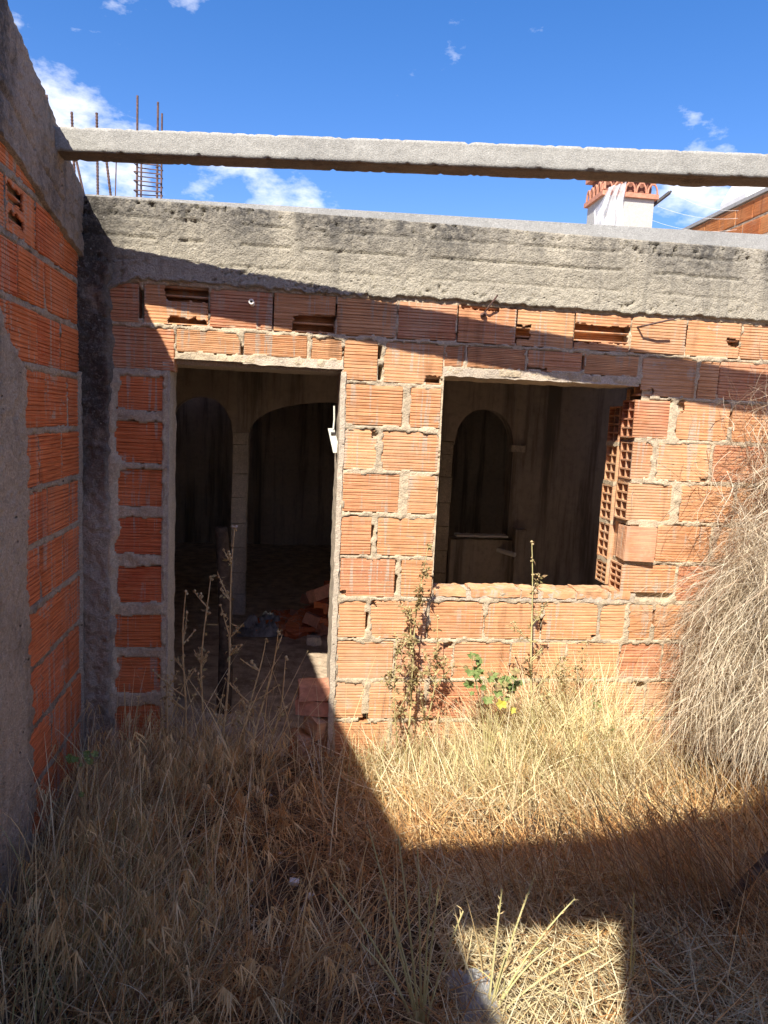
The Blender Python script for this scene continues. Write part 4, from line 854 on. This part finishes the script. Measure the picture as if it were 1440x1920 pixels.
# ------------------------------------------------------------------ single grasses with seed heads
def grass_plant(x, y, stems, lab, mat=STALK2, grp='tall grasses with seed heads'):
    root = empty('seed_grass', (x, y, float(gheight(np.array([x]), np.array([y]))[0])), label=lab, cat='grass', group=grp)
    for (dx, dy, hh, bend, head) in stems:
        m = MB(); pts = []; n = 9
        for i in range(n):
            t = i/(n-1); pts.append((dx*hh*t+dx*bend*hh*t*t, dy*hh*t+dy*bend*hh*t*t, hh*t*(1-.25*bend*t)))
        m.tube(pts, [.0042*(1-.5*i/(n-1)) for i in range(n)], 5); obj('stem', m, mat, root)
        if head:
            m = MB(); e = Vector(pts[-1]); d = (e-Vector(pts[-2])).normalized()
            for q in range(16):
                b = e-d*(.011*q); s_ = Vector((random.uniform(-1, 1), random.uniform(-1, 1), random.uniform(-.6, .5))).normalized()
                m.leaf(b, (d*.8+s_*.8), random.uniform(.012, .03), .0045)
            obj('seed_head', m, BUD, root)
        if random.random() < .8:
            m = MB(); p = Vector(pts[random.randint(2, 4)]); d = Vector((random.uniform(-1, 1), random.uniform(-1, 1), .8)).normalized(); L = random.uniform(.12, .25)
            q = [p+d*L*t+Vector((0, 0, -.5*L*t*t)) for t in np.linspace(0, 1, 6)]
            m.add([a+Vector((.002*(1-i/6), .001, 0)) for i, a in enumerate(q)]+[a-Vector((.002*(1-i/6), .001, 0)) for i, a in enumerate(q)], [(i, i+1, i+7, i+6) for i in range(5)]); obj('blade', m, mat, root)
    return root
grass_plant(-.34, -1.74, [(-.24, .06, .68, .1, 1), (-.13, .05, .66, .1, 1), (-.05, .05, .62, .15, 1), (-.36, .06, .55, .4, 0), (.05, .06, .52, .3, 1), (-.18, -.05, .50, .3, 0), (.0, .0, .56, .2, 0), (.16, .05, .46, .5, 1), (-.30, .0, .40, .6, 0)], 'tall pale green grass clump at the left edge of the sunny foreground patch')
grass_plant(-.14, -1.72, [(.20, .1, .52, .4, 1), (.36, .1, .46, .7, 1), (.05, .05, .48, .2, 1), (.3, .05, .33, .9, 0), (.6, .1, .30, 1.0, 0), (.1, .0, .30, .5, 0)], 'arching grass clump next to the plastic bag in the foreground')
grass_plant(.345, -1.66, [(-.02, .05, .40, .1, 1), (.03, .05, .22, .2, 0)], 'single upright straw stem with drooping head at the right edge of the sunny patch')
grass_plant(.27, -1.12, [(.12, .1, .33, .1, 1)], 'lone grass stem with lit pale seed head above the shaded band')
for (x, y, sts, lab) in ((-.55, -1.35, [(.30, -.2, .42, .5, 0), (.35, -.25, .36, .5, 0), (.15, .1, .40, .3, 0)], 'leaning straw stems in the shaded middle foreground'),
        (-.80, -1.62, [(.45, -.15, .44, .4, 0), (.35, -.2, .38, .5, 0)], 'pair of straw stems leaning right near the bottom edge'),
        (-1.55, -.85, [(.02, .05, .58, .2, 1), (.1, -.05, .50, .2, 1), (-.04, .1, .48, .1, 0)], 'tall straw stems against the left wall'),
        (-1.50, -.30, [(.10, -.2, .62, .3, 1), (.22, -.1, .52, .5, 1), (-.02, -.05, .6, .1, 0)], 'grass with nodding heads in front of the corner column'),
        (-1.30, -1.25, [(.3, .1, .42, .7, 1), (-.15, .1, .40, .5, 1), (.1, .2, .48, .4, 1)], 'arching grass heads in the lower left shade')):
    grass_plant(x, y, sts, lab, STALK)

# ------------------------------------------------------------------ branching weeds
def weed(name, x, y, top, sway, nb, lab, cat='weed', grp=None, mat=STALK, buds=BUD, leaves=None, nleaf=0, r0=.0042, seed=0, flower=False):
    r = random.Random(seed); z0 = GZ-.02; root = empty(name, (x, y, z0), label=lab, cat=cat, group=grp); hh = top-z0
    pts = [Vector((sway*(t**1.3)+.012*math.sin(t*7+seed), .03*math.sin(t*5+seed*2), hh*t)) for t in np.linspace(0, 1, 16)]
    m = MB(); m.tube(pts, [r0*(1-.68*i/15) for i in range(16)], 6); obj('stem', m, mat, root); bm = MB(); lm = MB()
    def deck(ps, n):
        for _ in range(n):
            i = r.randint(max(1, len(ps)//3), len(ps)-1); p = ps[i]+Vector((r.uniform(-1, 1), r.uniform(-1, 1), r.uniform(-.5, 1)))*.006; bm.blob(p, r.uniform(.0035, .0075), (1, 1, 1.3))
    def foliage(ps, n):
        for _ in range(n):
            p = ps[r.randint(2, len(ps)-1)]; d = Vector((r.uniform(-1, 1), r.uniform(-1, 1), r.uniform(-.9, .6))); lm.leaf(p+d*.008, d, r.uniform(.014, .034), r.uniform(.008, .018))
    deck(pts, 8); foliage(pts, nleaf)
    for b in range(nb):
        i = r.randint(4, 13); p = pts[i]; a = r.uniform(0, 6.28); L = r.uniform(.10, .30)*(1.15-i/16); up_ = r.uniform(.5, 1.5)
        d = Vector((math.cos(a), math.sin(a)*.7, up_)).normalized(); q = [p+d*L*t+Vector((0, 0, .16*L*t*t)) for t in np.linspace(0, 1, 7)]
        m = MB(); m.tube(q, [r0*.55*(1-.6*k/6) for k in range(7)], 5); obj('branch', m, mat, root); deck(q, 6); foliage(q, nleaf//4)
        if r.random() < .6:
            q2 = [q[3]+Vector((r.uniform(-.7, .7), r.uniform(-.5, .5), .8))*(L*.45*t) for t in np.linspace(0, 1, 4)]
            mm = MB(); mm.tube(q2, r0*.3, 4); obj('twig', mm, mat, root); deck(q2, 4)
    bm.blob(pts[-1], .009); bm.blob(pts[-1]+Vector((.006, 0, -.012)), .008); obj('seed_heads', bm, buds, root)['kind'] = 'stuff'
    if nleaf: obj('leaves', lm, leaves or LEAFD, root)['kind'] = 'stuff'
    if flower:
        f = MB()
        for k in range(6): f.leaf(pts[-1], (math.cos(k), math.sin(k), .5), .02, .012)
        obj('flower', f, WHITEP, root)
    return root
GW = 'dry branching weeds in front of the doorway'
for (x, y, top, sw_, nb, lab, sd_, fl) in ((-1.08, -.22, 1.045, .05, 6, 'tallest dry weed before the doorway, topped by a white flower', 11, True), (-1.27, -.20, .74, .01, 4, 'second dry weed by the left door jamb with knobbly head', 12, False),
        (-1.19, -.16, .80, .03, 4, 'slender dry weed between the two tallest at the doorway', 13, False), (-.99, -.22, .50, .10, 2, 'leaning dry weed right of the tallest one at the doorway', 14, False),
        (-.94, -.25, .56, .12, 2, 'thin weed stalk leaning right in the middle of the doorway', 15, False), (-.86, -.20, .42, .09, 2, 'short weed stalk farthest right in the doorway', 16, False), (-1.36, -.18, .30, .02, 2, 'short weed close to the left door jamb', 17, False)):
    weed('branching_weed', x, y, top, sw_, nb*2, lab, 'weed', GW, STALK, BUD, LEAFD, 8, .0072, sd_, fl)
weed('leafy_weed', -.16, -.14, .98, .06, 9, 'tall weed with dried curled leaves in front of the brick pier', 'weed', 'dried leafy weeds at the sunny wall', STALK2, BUD, LEAFD, 130, .0060, 31)
weed('leafy_weed', -.20, -.18, .52, -.05, 7, 'shorter dried weed left of the tall one at the pier', 'weed', 'dried leafy weeds at the sunny wall', STALK2, BUD, LEAFD, 90, .0046, 32)
weed('leafy_weed', -.06, -.16, .62, .04, 6, 'dried weed close by on the right of the tall one at the pier', 'weed', 'dried leafy weeds at the sunny wall', STALK2, BUD, LEAFD, 80, .0046, 35)
weed('leafy_weed', .50, -.20, 1.01, -.08, 7, 'tall pale weed rising before the window with crooked bare top', 'weed', 'dried leafy weeds at the sunny wall', STALK2, BUD, LEAFD, 60, .0066, 33)
weed('leafy_weed', .62, -.24, .52, .10, 7, 'low reddish dried weed right of the tall one under the window', 'weed', 'dried leafy weeds at the sunny wall', STALK, BUD, LEAFD, 60, .0036, 34)
weed('leafy_weed', .80, -.22, .36, .03, 5, 'small weed with a few green leaves under the window corner', 'weed', 'dried leafy weeds at the sunny wall', STALK, BUD, LEAFG, 30, .003, 36)
# green mallow-like plant at the wall
gp = empty('green_plant', (.24, -.30, GZ+.10), label='green broad leaved plant with one yellow leaf against the wall below the window', cat='plant')
def broadleaf(c, nrm, r, mat, parent):
    m = MB(); c = Vector(c); nrm = Vector(nrm).normalized(); a = nrm.cross(Vector((.2, .3, 1))).normalized(); b = nrm.cross(a); n = 12
    V = [c+nrm*(-.12*r)]
    for k in range(n):
        t = 2*math.pi*k/n; rr_ = r*(1+.26*math.sin(5*t+1)+.12*random.uniform(-1, 1)); V.append(c+(a*math.cos(t)+b*math.sin(t)*.85)*rr_+nrm*((abs(math.cos(t))*.45+random.uniform(-.15, .15))*r))
    m.add(V, [(0, 1+k, 1+(k+1) % n) for k in range(n)]); obj('leaf', m, mat, parent)
rl = random.Random(4)
for q, (tx, tz) in enumerate(((-.13, .60), (-.06, .57), (-.10, .50), (.0, .50), (.05, .54), (.06, .44), (.10, .46), (-.02, .42))):
    st_ = [Vector((rl.uniform(-.02, .02), 0, .02)), Vector((tx*.35, -.01, tz*.5)), Vector((tx, rl.uniform(-.05, .02), tz))]
    m = MB(); m.tube(st_, [.003, .0022, .0015], 5); obj('stem', m, STALK2, gp)
    for k in range(6):
        c = st_[2]+Vector((rl.uniform(-.04, .04), rl.uniform(-.04, .03), rl.uniform(-.06, .03))); broadleaf(c, (rl.uniform(-.8, .6), -.8, rl.uniform(-.1, 1.0)), rl.uniform(.010, .027), LEAFG if rl.random() < .8 else LEAFD, gp)
broadleaf((.03, -.05, .38), (0, -1, .3), .026, LEAFY, gp); broadleaf((.09, -.05, .35), (.2, -1, .4), .018, LEAFY, gp)
# green sprig near the left wall
sp = empty('green_sprig', (-1.55, -.85, GZ), label='small dark green sprig on a bent stalk before the left wall', cat='plant')
m = MB(); st_ = [Vector((0, 0, 0)), Vector((.005, .01, .25)), Vector((-.02, .0, .40)), Vector((.0, 0, .47))]; m.tube(st_, [.004, .0035, .003, .002], 6); obj('stem', m, STALK, sp)
for k in range(11): broadleaf((.0+rl.uniform(-.05, .045), rl.uniform(-.02, .02), .47+rl.uniform(-.02, .02)), (rl.uniform(-.5, .5), -1, rl.uniform(.2, 1)), rl.uniform(.008, .016), LEAFG, sp)
broadleaf((.0, -.01, .33), (0, -1, .5), .012, LEAFG, sp)

# ------------------------------------------------------------------ drooping dry bush on the right
def strands(N, p0, v0, L, wd, grav, tint, nseg=8, wob=.0, holes=False):
    if holes:
        k_ = fbm(p0*np.array([7.5, 7.5, 5.0]), 2, 88) > rng.uniform(.40, .54, N); p0 = p0[k_]; v0 = v0[k_]; L = L[k_]; wd = wd[k_]; tint = tint[k_]; N = len(p0)
    grav = grav*rng.uniform(.15, 1.6, N)
    V = np.zeros((N, nseg+1, 2, 3), np.float32); fa = rng.uniform(0, 2*np.pi, N); p = p0.copy(); v = v0/np.linalg.norm(v0, axis=1, keepdims=True); ds = (L/nseg)[:, None]
    for s in range(nseg+1):
        if s:
            v = v+np.stack([rng.normal(0, wob, N), rng.normal(0, wob, N), -grav+rng.normal(0, wob*.6, N)], -1); v /= np.linalg.norm(v, axis=1, keepdims=True); p = p+v*ds
            p[:, 1] = np.minimum(p[:, 1], -.012); p[:, 2] = np.maximum(p[:, 2], GZ+.02)
        w_ = (wd*(1-.6*(s/nseg)))[:, None]*.5; sd_ = np.stack([np.cos(fa), np.sin(fa), 0*fa], -1); V[:, s, 0] = p-sd_*w_; V[:, s, 1] = p+sd_*w_
    i = np.arange(N)[:, None]*((nseg+1)*2); k = np.arange(nseg)[None]*2
    return V.reshape(-1, 3), np.stack([i+k, i+k+1, i+k+3, i+k+2], -1).reshape(-1, 4), np.repeat(tint, (nseg+1)*2, axis=0)
GREY = [(.68, .59, .44), (.58, .49, .36), (.76, .67, .51), (.46, .37, .26), (.66, .55, .39), (.32, .24, .16), (.82, .74, .58)]
bush = empty('dry_bush', (1.9, -.45, GZ), label='large mass of grey dry creeper drooping against the wall on the right', cat='bush')
def bushpart(name, parts): 
    o = field(name, parts); o.parent = bush; o.matrix_parent_inverse = Matrix.Translation((-1.9, .45, -GZ)); o['kind'] = 'stuff'; return o
parts = []
def clumped(N, ncl, spread):
    g = rng.integers(0, ncl, N); return rng.normal(0, 1, (ncl, 3))[g]*spread
N = 15000; a = rng.uniform(0, 2*np.pi, N); rr_ = np.sqrt(rng.uniform(0, 1, N)); px = 1.98+rr_*np.cos(a)*.50; py = -.46+rr_*np.sin(a)*.40; pz = 1.34-.62*rr_**2+rng.normal(0, .10, N)
out = np.stack([np.cos(a)*(.3+rr_), np.sin(a)*(.3+rr_), rng.uniform(-.6, .4, N)], -1)+rng.normal(0, .35, (N, 3))+clumped(N, 260, .4)
parts.append(strands(N, np.stack([px, np.minimum(py, -.03), pz], -1), out, rng.uniform(.2, .85, N), rng.uniform(.0018, .0038, N), .36, tints(N, GREY, .3), 8, .26, True))
N = 11000; g = rng.integers(0, 420, N); t = rng.uniform(0, 1, 420)[g]; a = rng.uniform(np.pi*.6, np.pi*1.75, 420)[g]+rng.normal(0, .06, N); rad = .46+.20*t+rng.normal(0, .05, N); px = 1.95+np.cos(a)*rad; py = -.45+np.sin(a)*rad*.72; pz = .98-.72*t+rng.normal(0, .06, N)
parts.append(strands(N, np.stack([px, np.minimum(py, -.03), pz], -1), np.stack([np.cos(a)*.4, np.sin(a)*.4, -.6+0*a], -1)+rng.normal(0, .30, (N, 3))+rng.normal(0, .3, (420, 3))[g], rng.uniform(.15, .55, N), rng.uniform(.0018, .0038, N), .34, tints(N, GREY, .3), 7, .22, True))
N = 5500; a = rng.uniform(np.pi*.55, np.pi*1.7, N); t = rng.uniform(0, 1, N); px = 1.95+np.cos(a)*(.5+.2*t); py = np.minimum(-.45+np.sin(a)*(.36+.15*t), -.03); pz = 1.15-.85*t+rng.normal(0, .06, N)
parts.append(strands(N, np.stack([px, py, pz], -1), rng.normal(0, 1, (N, 3)), rng.uniform(.08, .3, N), rng.uniform(.0018, .0036, N), .08, tints(N, GREY, .3), 6, .30))
N = 90; a = rng.uniform(np.pi*.5, np.pi*1.7, N); px = 1.98+np.cos(a)*rng.uniform(.1, .55, N); py = np.minimum(-.45+np.sin(a)*rng.uniform(.1, .42, N), -.03); pz = rng.uniform(.7, 1.35, N)
parts.append(strands(N, np.stack([px, py, pz], -1), np.stack([np.cos(a), np.sin(a), rng.uniform(-.3, .5, N)], -1), rng.uniform(.4, .9, N), rng.uniform(.005, .010, N), .22, tints(N, [(.34, .24, .16), (.46, .36, .26), (.26, .17, .11)], .2), 10, .16))
bushpart('drooping_stems', parts)
parts = []
N = 7000; px = 2.12+rng.normal(0, .26, N); pz = 1.38+rng.normal(0, .24, N); py = -.08-np.abs(rng.normal(0, .20, N))
parts.append(strands(N, np.stack([px, py, pz], -1), rng.normal(0, 1, (N, 3))*np.array([1, .6, .9]), rng.uniform(.15, .5, N), rng.uniform(.0018, .0042, N), .07, tints(N, GREY+[(.30, .15, .08)], .25), 7, .28))
N = 120; px = 1.75+rng.normal(0, .14, N); pz = 1.2+rng.uniform(-.3, .45, N)
parts.append(strands(N, np.stack([px, -.06-np.abs(rng.normal(0, .1, N)), pz], -1), np.stack([-1+rng.normal(0, .5, N), rng.normal(0, .3, N), rng.normal(.1, .6, N)], -1), rng.uniform(.2, .55, N), rng.uniform(.002, .0034, N), .08, tints(N, [(.24, .13, .07), (.34, .2, .1), (.5, .4, .27)], .2), 9, .17))
bushpart('twig_tangle', parts)

# ------------------------------------------------------------------ stick, bag, litter
m = MB(); m.tube([(.78, -1.36, -.20), (.96, -1.32, -.05), (1.12, -1.29, .08), (1.38, -1.24, .28)], [.017, .019, .02, .02], 9); o = tag(obj('fallen_stick', m, WOODD, smooth=True), 'dark round stick leaning in the shaded straw at the lower right', 'stick')
def bag():
    U, Vv = np.meshgrid(np.linspace(-1, 1, 90), np.linspace(-1, 1, 90), indexing='ij'); r2 = np.clip(1-np.maximum(np.abs(U), np.abs(Vv))**4, 0, 1)
    rg_ = lambda f, sd: 1-np.abs(2*fbm(np.stack([U*f+.4*Vv*f, Vv*f-.3*U*f, U*0+sd], -1), 2, 71)-1)
    z = r2*(.035*rg_(1.6, .5)**3+.018*rg_(4.0, 1.5)**4+.008*rg_(9.0, 2.5)**4)+.05+.03*r2
    i = np.arange(U.size).reshape(U.shape); x = U*.085*(1+.15*np.sin(Vv*3)); y = Vv*.12
    return mesh_quads('plastic_bag', np.stack([x, y, z], -1).reshape(-1, 3), np.stack([i[:-1, :-1], i[1:, :-1], i[1:, 1:], i[:-1, 1:]], -1).reshape(-1, 4))
o = obj('plastic_bag', bag(), mat_plastic('dull_plastic', .30, (.50, .50, .49)), smooth=True); o.scale = (.85, .85, .7); o.location = (-.16, -1.66, GZ+.04); tag(o, 'crumpled clear plastic bag half buried in straw at the bottom edge', 'bag')
pb = MB()
for _ in range(700):
    x = random.uniform(-1.7, 1.6); y = random.uniform(-2.1, -.05); pb.blob((x, y, float(GZ+random.uniform(-.01, .03))), random.uniform(.004, .016), (1, random.uniform(.6, 1.2), random.uniform(.5, .9)))
tag(obj('soil_crumbs', pb, STONE), 'small stones and crumbs of rubble strewn in the straw', 'gravel', kind='stuff')
for q, (x, y, s_, lab) in enumerate(((-.72, -1.05, .022, 'white crumb of plaster on the shaded ground left of centre'), (-.66, -1.13, .016, 'smaller white crumb beside the plaster crumb in the shade'), (-1.05, -.95, .018, 'pale pebble in the grass at the lower left'))):
    o = chunk('plaster_crumb', s_*1.6, s_, s_*.8, WHITEP, 300+q, .004); o.location = (x, y, float(gheight(np.array([x]), np.array([y]))[0])+.05); o.rotation_euler = (.3, .2, q); tag(o, lab, 'debris', 'white crumbs on the ground')
